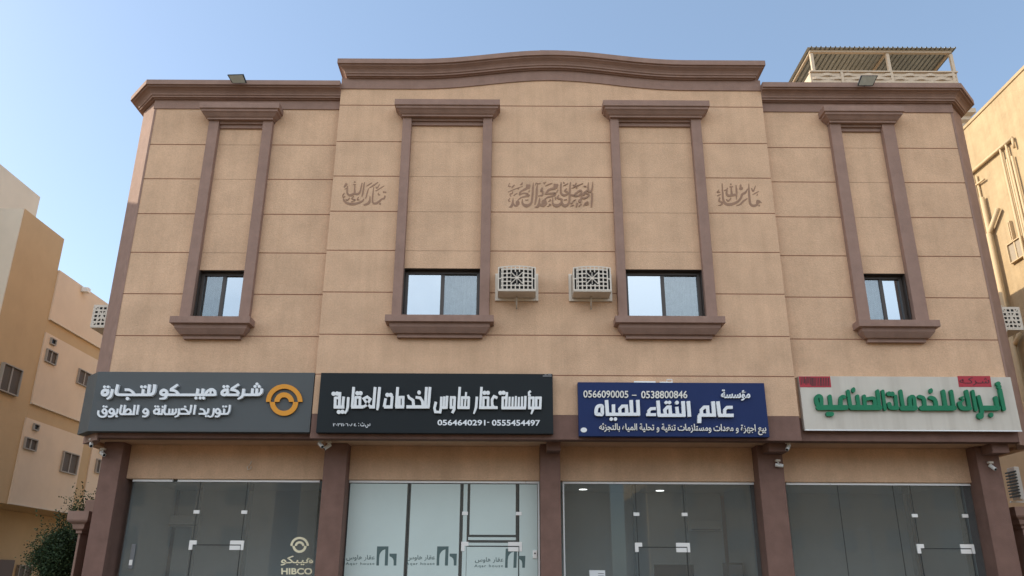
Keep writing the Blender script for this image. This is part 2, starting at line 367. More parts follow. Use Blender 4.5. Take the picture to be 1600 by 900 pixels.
# window surrounds: strips, crowned head, stepped sill
for (a, b, c, d, yw, side, grp) in WIN:
    s = thing('window_surround', None, None, ((a + d) / 2, yw, WZ0)); s.parent = bld; s.location = Vector(((a + d) / 2, yw, WZ0)) - bld.location
    pr = 0.15
    mb = MB()
    mb.box(a, b, yw - pr, yw + 0.03, WZ0 - 0.05, 13.2); mb.box(c, d, yw - pr, yw + 0.03, WZ0 - 0.05, 13.2)
    mb.build('strip', BROWN, s, bevel=0.012)
    mb = MB(); mb.box(b + .002, c - .002, yw - 0.11, yw + 0.03, 13.03, 13.2); mb.box(b + .002, c - .002, yw - 0.05, yw + 0.03, 12.93, 13.035)
    mb.build('lintel', BROWN, s, bevel=0.008)
    hx0, hx1 = a + 0.14, d - 0.14
    hz = [(-0.05, 13.10), (0.16, 13.10), (0.16, 13.14), (0.20, 13.17), (0.26, 13.24), (0.30, 13.27), (0.30, 13.32), (0.34, 13.34), (0.34, 13.50), (-0.05, 13.50)]
    mb = MB(); mb.sweep(hz, [(hx0, yw + 0.03), (hx0, yw - 0.06), (hx1, yw - 0.06), (hx1, yw + 0.03)])
    mb.box(hx0 - 0.02, hx1 + 0.02, yw - 0.05, yw + 0.03, 13.11, 13.49)
    mb.build('head', BROWN, s)
    sx0, sx1 = a + 0.19, d - 0.19
    sz = [(-0.05, 7.11), (0.03, 7.11), (0.03, 7.19), (0.10, 7.20), (0.14, 7.25), (0.20, 7.33), (0.21, 7.41), (0.30, 7.43), (0.30, 7.59), (-0.05, 7.59)]
    mb = MB(); mb.sweep(sz, [(sx0, yw + 0.03), (sx0, yw - 0.09), (sx1, yw - 0.09), (sx1, yw + 0.03)])
    mb.box(sx0 - 0.02, sx1 + 0.02, yw - 0.1, yw + 0.03, 7.12, 7.583)
    mb.build('sill', BROWN, s)
    # the window itself, set back in a dark lined opening
    wn = thing('window', None, None); wn.parent = bld; wn.location = Vector(((b + c) / 2, yw + 0.2, WZ0)) - bld.location
    y = yw + 0.2
    mb = MB()
    mb.box(b, b + 0.012, yw + 0.03, y + 0.1, WZ0, WZ1); mb.box(c - 0.012, c, yw + 0.03, y + 0.1, WZ0, WZ1)
    mb.box(b + .012, c - .012, yw + 0.03, y + 0.1, WZ1 - 0.012, WZ1); mb.box(b + .012, c - .012, yw + 0.0, y + 0.1, WZ0, WZ0 + 0.012)
    mb.build('reveal', BRONZE, wn)
    f = 0.075; xa, xb, za, zb = b + 0.015, c - 0.015, WZ0 + 0.015, WZ1 - 0.015; xm = (xa + xb) / 2
    mb = MB(); mb.box(xa, xa + f, y - 0.03, y + 0.06, za, zb); mb.box(xb - f, xb, y - 0.03, y + 0.06, za, zb)
    mb.box(xa + f, xb - f, y - 0.03, y + 0.06, zb - f, zb); mb.box(xa + f, xb - f, y - 0.03, y + 0.06, za, za + f)
    mb.box(xm - 0.045, xm + 0.045, y - 0.012, y + 0.055, za + f, zb - f)
    fr = mb.build('frame', BRONZE, wn, bevel=0.006)
    for k, (p, q) in enumerate(((xa + f, xm - 0.045), (xm + 0.045, xb - f))):
        mir = (k == 0) == (side == 'l'); yy = y + (0.012 if k == 0 else 0.03)
        # each sash sits very slightly out of true
        MB().box(p, q, yy, yy + 0.008, za + f, zb - f).build('pane', MIRROR if mir else WGLASS, wn)
        if not mir:  # cloth added to stand in for the mottled reflection on this pane
            cu = MB(); n = 36
            row = [(p - 0.05 + (q - p + 0.1) * i / n, y + 0.16 + 0.03 * math.sin(i * 1.3 + k) + 0.012 * math.sin(i * 2.9)) for i in range(n + 1)]
            for i in range(n): cu.face([(row[i][0], row[i][1], za), (row[i + 1][0], row[i + 1][1], za), (row[i + 1][0], row[i + 1][1], zb), (row[i][0], row[i][1], zb)])
            cu.build('reflection_cloth', PANEREFL, wn, smooth=True)
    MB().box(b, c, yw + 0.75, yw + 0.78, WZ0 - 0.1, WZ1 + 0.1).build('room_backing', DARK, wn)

# fascia band, soffit, cantilever beams, pillars, header wall
PQ, SG = 0.9, 1.3
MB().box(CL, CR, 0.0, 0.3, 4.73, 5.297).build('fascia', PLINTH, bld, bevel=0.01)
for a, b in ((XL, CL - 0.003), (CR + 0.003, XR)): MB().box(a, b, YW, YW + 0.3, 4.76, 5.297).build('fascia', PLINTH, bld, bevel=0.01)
MB().prismz([(XL - CH, YW + CH + .02), (XL + .01, YW + 0.01), (CL - 0.003, YW + 0.01), (CL - 0.003, 0.012), (CR + 0.003, 0.012), (CR + 0.003, YW + 0.01), (XR - .01, YW + 0.01), (XR + CH, YW + CH + .02), (XR + CH, 1.9), (XL - CH, 1.9)], 4.776, 4.82).build('soffit', STUCCO, bld)
PIL = [(-9.71, -9.24), (-4.44, -3.90), (0.69, 1.165), (5.85, 6.45), (11.06, 11.6)]
for a, b in PIL:
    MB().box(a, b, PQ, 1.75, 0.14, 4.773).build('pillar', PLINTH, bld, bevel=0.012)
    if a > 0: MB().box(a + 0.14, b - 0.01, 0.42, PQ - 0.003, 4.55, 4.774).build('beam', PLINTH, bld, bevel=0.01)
GLZ = 3.965
SHOPS = [(-9.235, -4.45, -9.10, -4.60, (-7.47, -6.335)), (-3.895, 0.685, -3.97, 0.68, (-1.09, 0.19)), (1.17, 5.845, 1.24, 5.97, (2.985, 4.13)), (6.455, 11.055, 6.62, 11.10, (9.6, 10.8))]
for a, b, *_ in SHOPS:
    MB().box(a, b, SG, 1.6, GLZ + 0.005, 4.773).build('header_wall', STUCCO, bld)

# shop interiors (room shells) and party walls
for a, b, *_ in SHOPS:
    D = 4.7
    mb = MB()
    mb.face([(a, D, .15), (b, D, .15), (b, D, 4.05), (a, D, 4.05)]); mb.face([(a - .1, 1.7, .15), (a - .1, D, .15), (a - .1, D, 4.05), (a - .1, 1.7, 4.05)])
    mb.face([(b + .1, 1.7, .15), (b + .1, D, .15), (b + .1, D, 4.05), (b + .1, 1.7, 4.05)]); mb.face([(a - .1, 1.6, 4.05), (b + .1, 1.6, 4.05), (b + .1, D, 4.05), (a - .1, D, 4.05)])
    mb.mi = 1; mb.face([(a - .1, 1.3, .16), (b + .1, 1.3, .16), (b + .1, D, .16), (a - .1, D, .16)])
    mb.build('shop_interior', [INTW, INTF], bld)

# glazed shopfronts
def px_x(px, py, Y): return at(px, py, Y).x
for si, (a, b, ga, gb, (dl, dr)) in enumerate(SHOPS):
    ga, gb = max(ga, a + 0.005), min(gb, b - 0.005)
    sf = thing('shopfront', None, None); sf.parent = bld; sf.location = Vector(((ga + gb) / 2, SG, 0.14)) - bld.location
    sf['label'] = ['dark glass shopfront with a gold ring logo', 'shopfront covered in pale frosted film with repeated logos', 'dark glass shopfront with two small ceiling lights inside', 'dark glass shopfront of the rightmost shop'][si]
    zt = GLZ - 0.06; y = SG + 0.08; DT, TT = 2.46, 3.2
    # white top channel in two lengths
    k = ga + (gb - ga) * (0.24, 0.93, 0.27, 0.24)[si]
    for q, (p0, p1) in enumerate(((ga, k - (0.12 if si == 0 else 0.01)), (k, gb))):
        cm = MB(); k0 = len(cm.v)     # sloping steel cover strip
        cm.v += [(p0, y - .035, zt), (p1, y - .035, zt), (p1, y - .012, GLZ), (p0, y - .012, GLZ), (p0, y + .05, zt), (p1, y + .05, zt), (p1, y + .05, GLZ), (p0, y + .05, GLZ)]
        cm.f += [(0, 1, 2, 3), (4, 7, 6, 5), (0, 4, 5, 1), (3, 2, 6, 7), (0, 3, 7, 4), (1, 5, 6, 2)]; cm.m += [0] * 6
        cm.build('top_channel', WHITEAL, sf)
    if si in (1, 2):
        xe = gb - 0.035 if si == 1 else ga
        MB().box(xe, xe + 0.035, y - 0.02, y + 0.03, 0.16, zt - .002).build('side_channel', WHITEAL, sf)
    xs = {0: [ga, dl, dr, gb], 1: [ga, -2.44, dl, dr, gb], 2: [ga, dl, dr, gb], 3: [ga, 7.85, 9.18, dl, dr, gb]}[si]
    for i in range(len(xs) - 1):
        p, q = xs[i] + 0.004, xs[i + 1] - 0.004
        if (xs[i], xs[i + 1]) == (dl, dr):
            MB().box(p, q, y, y + 0.012, DT + 0.006, zt).build('transom_pane', SGLASS, sf)
            dr_o = MB().box(p + 0.004, q - 0.004, y, y + 0.012, 0.17, DT - 0.006).build('door', SGLASS, sf)
            mb = MB(); mb.tube([(q - 0.12, y - 0.06, 0.75), (q - 0.12, y - 0.06, 1.75)], 0.016)
            mb.tube([(q - 0.12, y - 0.06, 0.9), (q - 0.12, y, 0.9)], 0.01); mb.tube([(q - 0.12, y - 0.06, 1.6), (q - 0.12, y, 1.6)], 0.01)
            mb.build('handle', STEEL, dr_o)
        else: MB().box(p, q, y, y + 0.012, 0.17, zt).build('glass_panel', SGLASS, sf)
    # dark joints round the door and between panes
    mb = MB(); j = 0.008
    mb.box(dl, dr, y - .003, y + .015, DT - j, DT + j)
    for x in (dl, dr): mb.box(x - j, x + j, y - .003, y + .015, 0.17, DT - j)
    for x in xs[1:-1]:
        z0 = DT + j if x in (dl, dr) else 0.17
        mb.box(x - 0.005, x + 0.005, y - .002, y + .014, z0, zt)
    mb.build('glass_joint', JOINT, sf)
    # glass fins standing behind the panes
    mb = MB()
    for x in (dl - 0.05, dr + 0.05): mb.box(x - 0.006, x + 0.006, y + 0.02, y + 0.35, 0.17, zt)
    mb.build('glass_fin', SGLASS, sf)
    # patch fittings: two small clamps, an L corner and a long lock patch
    h = 0.055
    for x in (dl, dr): MB().box(x - 0.07, x + 0.07, y - 0.016, y + 0.03, TT - h + 0.02, TT + h - 0.01).build('glass_clamp', STEEL, sf, bevel=0.005)
    mb = MB(); mb.prism([(dl - 0.07, DT - 0.11), (dl + 0.012, DT - 0.11), (dl + 0.012, DT + 0.008), (dl + 0.10, DT + 0.008), (dl + 0.10, DT + 0.10), (dl - 0.07, DT + 0.10)], y - 0.016, y + 0.03)
    mb.build('corner_patch', STEEL, sf)
    mb = MB(); mb.prism([(dr - 0.25, DT + 0.012), (dr + 0.012, DT + 0.012), (dr + 0.012, DT - 0.11), (dr + 0.075, DT - 0.11), (dr + 0.075, DT + 0.10), (dr - 0.25, DT + 0.10)], y - 0.016, y + 0.03)
    mb.box(dr - 0.25, dr - 0.004, y - 0.016, y + 0.03, DT - 0.11, DT - 0.012)
    mb.build('lock_patch', STEEL, sf)
    if si == 1:      # frosted film sheets with clear gaps
        yy = y - 0.004
        def sheet(x0, x1, z0, z1): MB().box(x0, x1, yy, yy + 0.002, z0, z1).build('frosted_film', FILM, sf)
        sheet(ga + 0.03, -2.485, 0.3, zt - 0.02); sheet(-2.395, -1.215, 0.3, zt - 0.02)
        sheet(-1.135, -1.04, 0.3, zt - 0.02)
        sheet(-0.975, 0.115, 2.72, zt - 0.02); sheet(-1.0, 0.12, 2.60, 2.665); sheet(-1.02, 0.13, 2.475, 2.54)
        sheet(dl + 0.06, dr - 0.015, 0.3, DT - 0.012); sheet(dr + 0.012, gb - 0.05, 0.3, zt - 0.02)

# ------------------------------------------------------------------ lettering
CROP = {'A': (150, 590, .0875), 'B': (280, 590, .0875), 'C': (510, 595, .10625), 'D': (675, 595, .1125), 'E': (900, 595, .1), 'F': (1040, 595, .103125),
        'G': (1260, 585, .1), 'H': (1410, 580, .1125), 'I': (780, 275, .06112), 'J': (850, 275, .0611), 'K': (530, 275, .06112), 'L': (1100, 270, .0778),
        'O': (410, 590, .07775), 'P': (430, 830, .07778), 'Q': (530, 840, .06875)}
def cr(pts):            # Catmull-Rom through the points
    out = []; n = len(pts)
    for i in range(n - 1):
        p0, p1, p2, p3 = pts[max(i - 1, 0)], pts[i], pts[i + 1], pts[min(i + 2, n - 1)]
        for k in range(5):
            t = k / 5
            out.append(tuple(0.5 * (2 * b + (c - a) * t + (2 * a - 5 * b + 4 * c - d) * t * t + (3 * b - a - 3 * c + d) * t ** 3) for a, b, c, d in zip(p0, p1, p2, p3)))
    out.append(pts[-1]); return out
class Letters:
    def __init__(s, yf, yb): s.mb = MB(); s.yf = yf; s.yb = yb; s.n = 0
    def _put(s, crop, L, Rr, closed=False):
        x0, y0, sc = CROP[crop]; yf = s.yf - 0.0003 * (s.n % 70); s.n += 1
        P = lambda q: at(x0 + q[0] * sc, y0 + q[1] * sc, s.yf)
        k = len(s.mb.v); n = len(L)
        for q in list(L) + list(Rr): p = P(q); s.mb.v.append((p.x, yf, p.z))
        for q in list(L) + list(Rr): p = P(q); s.mb.v.append((p.x, s.yb, p.z))
        N = 2 * n
        rng = range(n if closed else n - 1)
        for i in rng:
            j = (i + 1) % n
            s.mb.f += [(k + i, k + j, k + n + j, k + n + i), (k + i, k + N + i, k + N + j, k + j), (k + n + i, k + n + j, k + N + n + j, k + N + n + i)]
            s.mb.m += [s.mb.mi] * 3
        if not closed:
            s.mb.f += [(k, k + n, k + N + n, k + N), (k + n - 1, k + N + n - 1, k + N + 2 * n - 1, k + 2 * n - 1)]; s.mb.m += [s.mb.mi] * 2
    def stroke(s, crop, w, pts, smooth=True, cap='b'):
        if not isinstance(w, (list, tuple)): w = [w] * len(pts)
        w = [x * {'A': .93, 'B': .93, 'C': .87, 'D': .87, 'E': .95, 'F': .95, 'G': .86, 'H': .86}.get(crop, 1) for x in w]
        w = list(w) + [w[-1]] * (len(pts) - len(w))
        q = [(p[0], p[1], ww) for p, ww in zip(pts, w)]
        if smooth and len(q) > 2: q = cr(q)
        if cap == 'r':          # round ends
            def ext(a, b):
                dx, dy = a[0] - b[0], a[1] - b[1]; l = math.hypot(dx, dy) or 1; h = a[2] / 2
                return [(a[0] + dx / l * h * math.sin(t), a[1] + dy / l * h * math.sin(t), a[2] * math.cos(t)) for t in (R(30), R(55), R(75), R(88))]
            q = list(reversed(ext(q[0], q[1]))) + q + ext(q[-1], q[-2])
        L, Rr = [], []
        n = len(q)
        for i in range(n):
            a, b = q[max(i - 1, 0)], q[min(i + 1, n - 1)]
            if 0 < i < n - 1:
                d1 = Vector((q[i][0] - a[0], q[i][1] - a[1])); d2 = Vector((b[0] - q[i][0], b[1] - q[i][1]))
                if d1.length < 1e-6 or d2.length < 1e-6: t = d1 + d2
                else: t = d1.normalized() + d2.normalized()
                if t.length < 1e-4: t = d1
                t.normalize(); c = max(0.72, abs(t.dot(d1.normalized()))) if d1.length > 1e-6 else 1
            else:
                t = Vector((b[0] - a[0], b[1] - a[1])); t.normalize(); c = 1
            h = q[i][2] / 2 / c
            L.append((q[i][0] - t.y * h, q[i][1] + t.x * h)); Rr.append((q[i][0] + t.y * h, q[i][1] - t.x * h))
        s._put(crop, L, Rr)
    def dot(s, crop, x, y, rx, ry=None):
        ry = ry or rx; n = 9
        L = [(x - rx * math.cos(math.pi * i / n), y - ry * math.sin(math.pi * i / n)) for i in range(n + 1)]
        Rr = [(x - rx * math.cos(math.pi * i / n), y + ry * math.sin(math.pi * i / n)) for i in range(n + 1)]
        s._put(crop, L, Rr)
    def ring(s, crop, pts, w, smooth=True):
        n = len(pts)
        if smooth:
            ext = [pts[-1]] + list(pts) + [pts[0], pts[1]]; full = cr(ext); q = full[5:5 + 5 * n]
        else: q = list(pts)
        L, Rr = [], []; m = len(q)
        for i in range(m):
            a, b = q[i - 1], q[(i + 1) % m]; t = Vector((b[0] - a[0], b[1] - a[1])); t.normalize()
            L.append((q[i][0] - t.y * w / 2, q[i][1] + t.x * w / 2)); Rr.append((q[i][0] + t.y * w / 2, q[i][1] - t.x * w / 2))
        s._put(crop, L, Rr, True)
    def arc(s, crop, cx, cy, ro, ri, a0, a1, asp=0.97):
        n = 28; an = [R(a0 + (a1 - a0) * i / n) for i in range(n + 1)]
        s._put(crop, [(cx + ro * math.cos(t), cy - asp * ro * math.sin(t)) for t in an], [(cx + ri * math.cos(t), cy - asp * ri * math.sin(t)) for t in an])
    def run(s, crop, items, smooth=True, cap='b'):
        """items: 'w: x,y x,y ...' stroke, 'o w: ...' ring, '. x,y,r[,ry]' dot"""
        for it in items:
            it = it.strip()
            if it[0] == '.':
                for d in it[1:].split(): s.dot(crop, *[float(v) for v in d.split(',')])
            else:
                h, p = it.split(':'); pts = [tuple(float(v) for v in q.split(',')) for q in p.split()]
                if h[0] == 'o': s.ring(crop, pts, float(h[1:]))
                else:
                    ww = [float(v) for v in h.split('/')]; s.stroke(crop, ww if len(ww) > 1 else ww[0], pts, smooth, cap)
    def build(s, name, m, parent): return s.mb.build(name, m, parent)

def shape_ar(txt):        # contextual forms in visual order
    def form(c, k):
        if c == '\u0640': return c
        try: return unicodedata.lookup(unicodedata.name(c) + ' ' + k + ' FORM')
        except Exception: return None
    out = []
    for i, c in enumerate(txt):
        prev = i > 0 and form(txt[i - 1], 'INITIAL') is not None and form(c, 'FINAL') is not None
        nxt = i + 1 < len(txt) and form(c, 'INITIAL') is not None and form(txt[i + 1], 'FINAL') is not None
        k = 'MEDIAL' if prev and nxt else 'FINAL' if prev else 'INITIAL' if nxt else 'ISOLATED'
        out.append(form(c, k) or c)
    return ''.join(reversed(out))
def textmesh(s, bold=0.0, extr=0.1, space=1.0):
    cu = bpy.data.curves.new('t', 'FONT'); cu.body = s; cu.offset = bold; cu.extrude = extr; cu.resolution_u = 4; cu.space_character = space
    o = bpy.data.objects.new('t', cu); COL.objects.link(o); bpy.context.view_layer.update()
    me = bpy.data.meshes.new_from_object(o.evaluated_get(bpy.context.evaluated_depsgraph_get()))
    vs = [tuple(v.co) for v in me.vertices]; fs = [tuple(p.vertices) for p in me.polygons]
    COL.objects.unlink(o); bpy.data.objects.remove(o); bpy.data.curves.remove(cu); bpy.data.meshes.remove(me)
    return vs, fs
def text_into(mb, s, corners, yf, yb, bold=0.0, space=1.0):
    """corners: photograph pixels of the text block's left-top, right-top, right-bottom, left-bottom on the plane y=yf"""
    vs, fs = textmesh(s, bold, 0.1, space)
    x0, x1 = min(v[0] for v in vs), max(v[0] for v in vs); y0, y1 = min(v[1] for v in vs), max(v[1] for v in vs)
    P = [at(px, py, yf) for px, py in corners]
    # islands get a hair of relief so joined glyphs never share a plane
    par = list(range(len(vs)))
    def fnd(i):
        while par[i] != i: par[i] = par[par[i]]; i = par[i]
        return i
    for f in fs:
        for i in f[1:]: par[fnd(i)] = fnd(f[0])
    ids = {}; k = len(mb.v)
    for i, v in enumerate(vs):
        g = ids.setdefault(fnd(i), len(ids)); u = (v[0] - x0) / (x1 - x0); t = (v[1] - y0) / (y1 - y0)
        top = P[0].lerp(P[1], u); bot = P[3].lerp(P[2], u); p = bot.lerp(top, t)
        mb.v.append((p.x, (yf - 0.0008 * (g % 5)) if v[2] > 0 else yb, p.z))
    for f in fs: mb.f.append(tuple(k + i for i in f)); mb.m.append(mb.mi)
def cpx(crop, *pts): x0, y0, sc = CROP[crop]; return [(x0 + a * sc, y0 + b * sc) for a, b in pts]
def box_px(crop, x0, y0, x1, y1, dy=0.0): return cpx(crop, (x0, y0), (x1, y0 + dy), (x1, y1 + dy), (x0, y1))

# ---- grey sign, wrapping round the chamfered corner
YG = -0.02
g = thing('shop_sign', 'dark grey corner shop sign with white Arabic lettering and orange ring emblem', 'sign', (-7.2, 0.1, 4.86), 'signs over the shopfronts')
MB().prismz([(-4.615, YG), (-4.615, YW - .004), (XL, YW - .004), (XL - 0.50, YW + 0.496), (-10.17, 0.47), (-9.69, YG)], 4.865, 6.265).build('panel', GREYP, g, bevel=0.008)
L1 = Letters(YG - 0.085, YG - 0.012)
L1.run('A', ['o52:150,222 112,258 116,300 158,310 200,285 204,240', '50:205,205 204,270', '.150,165,25 215,165,25', '54/52/48/30:292,205 275,290 250,345 190,382',
  '54/54/50/48:388,122 358,262 378,300 430,305', '48:400,306 1000,308', '48:512,215 590,218 642,250 680,300', '.560,375,31', '54:845,205 830,302', '.815,165,27 878,165,27', '56:955,122 932,302',
  '58/58/54/48:1048,122 1030,255 990,300 930,306', 'o50:1208,222 1163,248 1160,288 1205,308 1252,290 1256,245', '46/46/44/28:1262,255 1260,320 1222,368 1132,376',
  '44:1460,126 1330,212', '50:1318,218 1420,240 1470,298', '48:1262,306 1620,308'])
L1.run('B', ['48:0,308 640,308', '54:336,198 316,308', '54:428,198 408,308', '.300,365,27 375,365,27 434,365,27', '50:462,300 505,245 572,212 628,236 642,325', '34:585,222 560,255 562,300',
  'o50:815,222 768,258 768,298 812,310 855,285 858,240', '50:860,195 862,268', '.800,162,27 862,160,27', '48:850,308 1062,308', '44:1066,120 930,204', '50:915,212 1025,238 1064,300',
  '52/52/48/30:1152,200 1140,290 1115,345 1045,386', '48:1130,308 1420,308', '52:1312,195 1300,306', '52:1390,195 1378,306', '54/54/50:1472,195 1462,270 1415,308', '.1355,160,27 1428,160,27 1390,115,27'])
L1.build('lettering', LETW, g)
L2 = Letters(YG - 0.06, YG - 0.012)
L2.run('A', ['34:45,585 36,650 78,694 150,694 186,650 190,600', 'o32:148,560 112,600 146,642 186,604', '.135,515,19 182,520,19', 'o34:278,556 236,600 276,642 320,602', '34:322,600 316,658 274,694 214,690',
  '34:386,552 376,625 345,652 300,652', '.365,690,21', '36:456,488 428,615 444,652', '36:516,488 490,645', '34:490,645 555,572 605,572 618,620 580,652', '34:436,654 690,654', '36:692,488 672,645', '36:758,488 728,660',
  'o34:886,560 842,604 884,642 926,602', '34:930,600 925,658 882,694 826,690', 'o34:1084,562 1036,600 1050,640 1100,640 1126,600', '34:1128,545 1130,620', '.1060,515,19 1106,518,19', '34:1096,652 1190,652',
  '34:1188,556 1176,652', '.1190,522,18', '36:1242,488 1216,605 1238,652', '34:1226,654 1400,654', '34:1312,556 1304,650', '34:1372,556 1364,650', '34:1434,554 1424,620 1384,652', '36/36/32/22:1488,552 1478,635 1460,682 1406,704', '34:1474,648 1620,648'])
L2.run('B', ['34:28,566 100,564 150,604 166,644', '.105,520,19', '34:0,648 190,648', '36:218,488 202,600 176,646', '36:288,488 262,660', '34:370,562 424,570 456,614 440,644 348,648', '34:522,552 512,618 472,650 430,650', '.480,690,18 522,690,18',
  '36/36/32/22:622,548 612,635 588,690 536,704', 'o34:692,560 650,600 690,642 730,602', '34:734,600 730,655 692,694 640,692', '34:806,556 796,650', '.790,518,19 838,518,19', '34:735,650 870,650', '36:908,488 892,605 856,650'])
L2.build('lettering', LETW, g)
Lo = Letters(YG - 0.05, YG - 0.012)
Lo.arc('O', 437, 487, 366, 274, 0, 180); Lo.arc('O', 436, 487, 196, 96, 0, 180); Lo.arc('O', 432, 490, 284, 184, 180, 360)
Lo.build('emblem', LETO, g)

# ---- black sign
YB = -0.17
k = thing('shop_sign', 'black shop sign with large white Arabic lettering and two phone numbers', 'sign', (-1.7, 0, 4.83), 'signs over the shopfronts')
c1, c2 = at(503, 583, YB), at(864, 678, YB)
MB().box(-4.43, 0.955, YB, -0.004, 4.835, 6.225).build('panel', BLACKP, k, bevel=0.006)
L = Letters(YB - 0.055, YB - 0.006)
L.run('C', ['46:196,165 188,390', '46:130,240 126,390', '44:120,250 200,250', '54:106,384 262,384', '.105,190,31 157,188,31', '44:252,232 238,384', '.182,458,31 236,455,31', '42/42/36/24:322,240 312,390 296,440 270,482',
  '44/44:400,90 378,380', '42:430,232 424,370', '44:494,232 490,384', '44:420,242 506,242', '.455,182,31 501,182,31', '54:364,384 545,384', '44:545,384 600,350 645,268 600,236 548,262 600,338 650,384', '46:716,92 692,384', '54:630,384 714,384', '46/46/30:782,92 756,380 746,432',
  '44:968,222 954,384', '54:845,384 974,384', '42/46:872,258 848,384', '.897,208,31 946,208,31', '46:1048,92 1028,384', '42:1076,232 1072,384', '44:1128,228 1126,384', '44:1062,242 1148,242', '54:1014,384 1142,384',
  '30/46/48:1198,208 1216,250 1275,288 1282,384', '54:1176,384 1516,384', '46:1312,242 1380,252 1412,300 1420,384', '.1363,172,26,30', '46:1472,92 1454,384', '46:1524,92 1500,384'], smooth=False)
L.run('D', ['40:54,292 34,380 46,432 112,436 126,370', '40:132,222 124,380', '36:172,218 162,376', '40:210,210 200,384', '44:110,372 214,372', '40:266,222 262,384', '40:316,222 308,400 280,448', '40:250,232 326,232', '44:250,372 314,372',
  '40:386,86 368,384', '40:418,226 412,384', '40:512,226 506,384', '40:405,234 522,234', '44:358,374 522,374', '30:474,158 456,374', '40/40/22:624,222 612,370 580,460', '40:688,86 670,384', '38:716,226 712,372', '40:780,226 776,372', '40:704,234 790,234', '.730,168,28 776,168,28', '44:654,374 912,374',
  '42:908,240 862,218 834,262 836,340 862,372', '40:984,226 980,384', '40:1040,160 1026,384', '40:970,236 1040,236', '.950,170,28 994,168,28', '46:966,378 1304,378', '34:1078,224 1072,376', '34:1122,224 1116,376', '34:1166,214 1160,376', '34:1208,224 1202,376', '34:1252,218 1248,376', '38:1298,210 1292,380',
  '40:1352,226 1350,384', '40/40/22:1410,226 1402,400 1378,462', '40:1336,236 1424,236', '44:1336,376 1520,376', '32:1372,142 1346,160 1346,200 1372,204', '40:1448,226 1446,384', '40:1508,226 1502,384', '40:1434,236 1522,236'], smooth=False)
L.build('lettering', LETW2, k)
mb = MB()
text_into(mb, '0564640291', box_px('D', 76, 540, 742, 620, 2), YB - 0.012, YB - 0.002, 0.022); text_into(mb, '-', box_px('D', 765, 570, 795, 582), YB - 0.012, YB - 0.002)
text_into(mb, '0555454497', box_px('D', 832, 542, 1502, 624, 2), YB - 0.012, YB - 0.002, 0.022)
mb.build('phone_number', LETW, k)
mb = MB(); text_into(mb, '٢٠٣١١٠٦٠٨٤', box_px('C', 95, 622, 442, 668), YB - 0.01, YB - 0.002, 0.01); text_into(mb, ': ' + shape_ar('ت') + '.' + shape_ar('س'), box_px('C', 470, 615, 645, 690), YB - 0.01, YB - 0.002, 0.01)
mb.build('registration_number', LETW, k)
mb = MB()
for i, (a, b, c, d) in enumerate(((848, 586.5, 862, 588.4), (851, 584.5, 854, 586.2), (856, 584, 861.5, 586.0))):
    p, q = at(a, b, YB - .008), at(c, d, YB - .008); mb.box(p.x, q.x, YB - .008 - i * .0006, YB - .001, q.z, p.z)
mb.build('maker_mark', GREYM, k)

# ---- blue sign
YU = -0.17
u = thing('shop_sign', 'blue shop sign with bold white Arabic lettering and phone numbers along its top', 'sign', (3.7, 0, 4.78), 'signs over the shopfronts')
MB().box(1.535, 5.855, YU, -0.004, 4.785, 6.035).build('panel', BLUEP, u, bevel=0.006)
L = Letters(YU - 0.07, YU - 0.012)
L.run('E', ['o54:405,392 340,400 318,450 320,515 365,522 408,520 410,450', '56:478,300 494,545', '52:470,522 1000,522', '54:586,368 588,522', '.552,597,28 616,597,28', '50:690,520 684,440 722,396 798,394', '52:786,372 796,520', '58:862,300 872,522', '58:966,298 976,540',
  '48:1248,432 1170,436 1138,468 1142,526', '48:1098,528 1252,528', '56:1282,310 1300,550'], smooth=False)
L.run('E', ['.1410,338,27 1462,338,27'])
L.run('F', ['52:-115,522 300,522', '50:0,520 -12,440 28,398 75,396', '52:64,374 76,520', '52:170,394 186,522', '.172,330,29', '58:264,308 278,540', '56:344,308 362,545', '60:512,640 514,520', '50:548,520 542,440 584,400 636,398', '52:634,376 646,520', '52:500,520 764,520', '58:720,312 736,540', '56:792,312 818,524', '52:800,524 1030,524', '48:1016,402 930,404 896,440 894,524'], smooth=False)
L.build('lettering', LETW, u)
mb = MB()
text_into(mb, shape_ar('مؤسسة'), box_px('F', 842, 132, 1284, 300), YU - 0.05, YU - 0.01, 0.028)
mb.build('lettering', LETW, u)
mb = MB()
text_into(mb, '0566090005', box_px('E', 116, 148, 818, 262, 6), YU - 0.03, YU - 0.006, 0.012); text_into(mb, '–', box_px('E', 875, 218, 945, 232), YU - 0.03, YU - 0.006)
text_into(mb, '0538800846', cpx('E', (1020, 158), (1740, 155), (1740, 272), (1020, 274)), YU - 0.03, YU - 0.006, 0.012)
mb.build('phone_number', LETBG, u)
mb = MB()
text_into(mb, shape_ar('بيع اجهزة و معدات ومستلزمات تنقية و تحلية المياه بالتجزئه'), [(936, 661), (1196.5, 662.5), (1198, 680), (936.5, 677)], YU - 0.03, YU - 0.006, 0.014, 0.97)
mb.build('lettering', LETBG, u)
L = Letters(YU - 0.012, YU - 0.002); L.dot('E', 122, 768, 50, 38); L.build('badge', LETW2, u)
mb = MB(); mb.box(2.85, 3.35, -0.12, -0.04, 6.04, 6.075); mb.box(3.45, 3.75, -0.1, -0.03, 6.04, 6.07); mb.tube([at(1042, 598, -.08), at(1042, 593, -.08), at(1050, 593, -.08), at(1050, 598, -.08)], 0.012)
mb.build('top_bracket', STEEL, u)

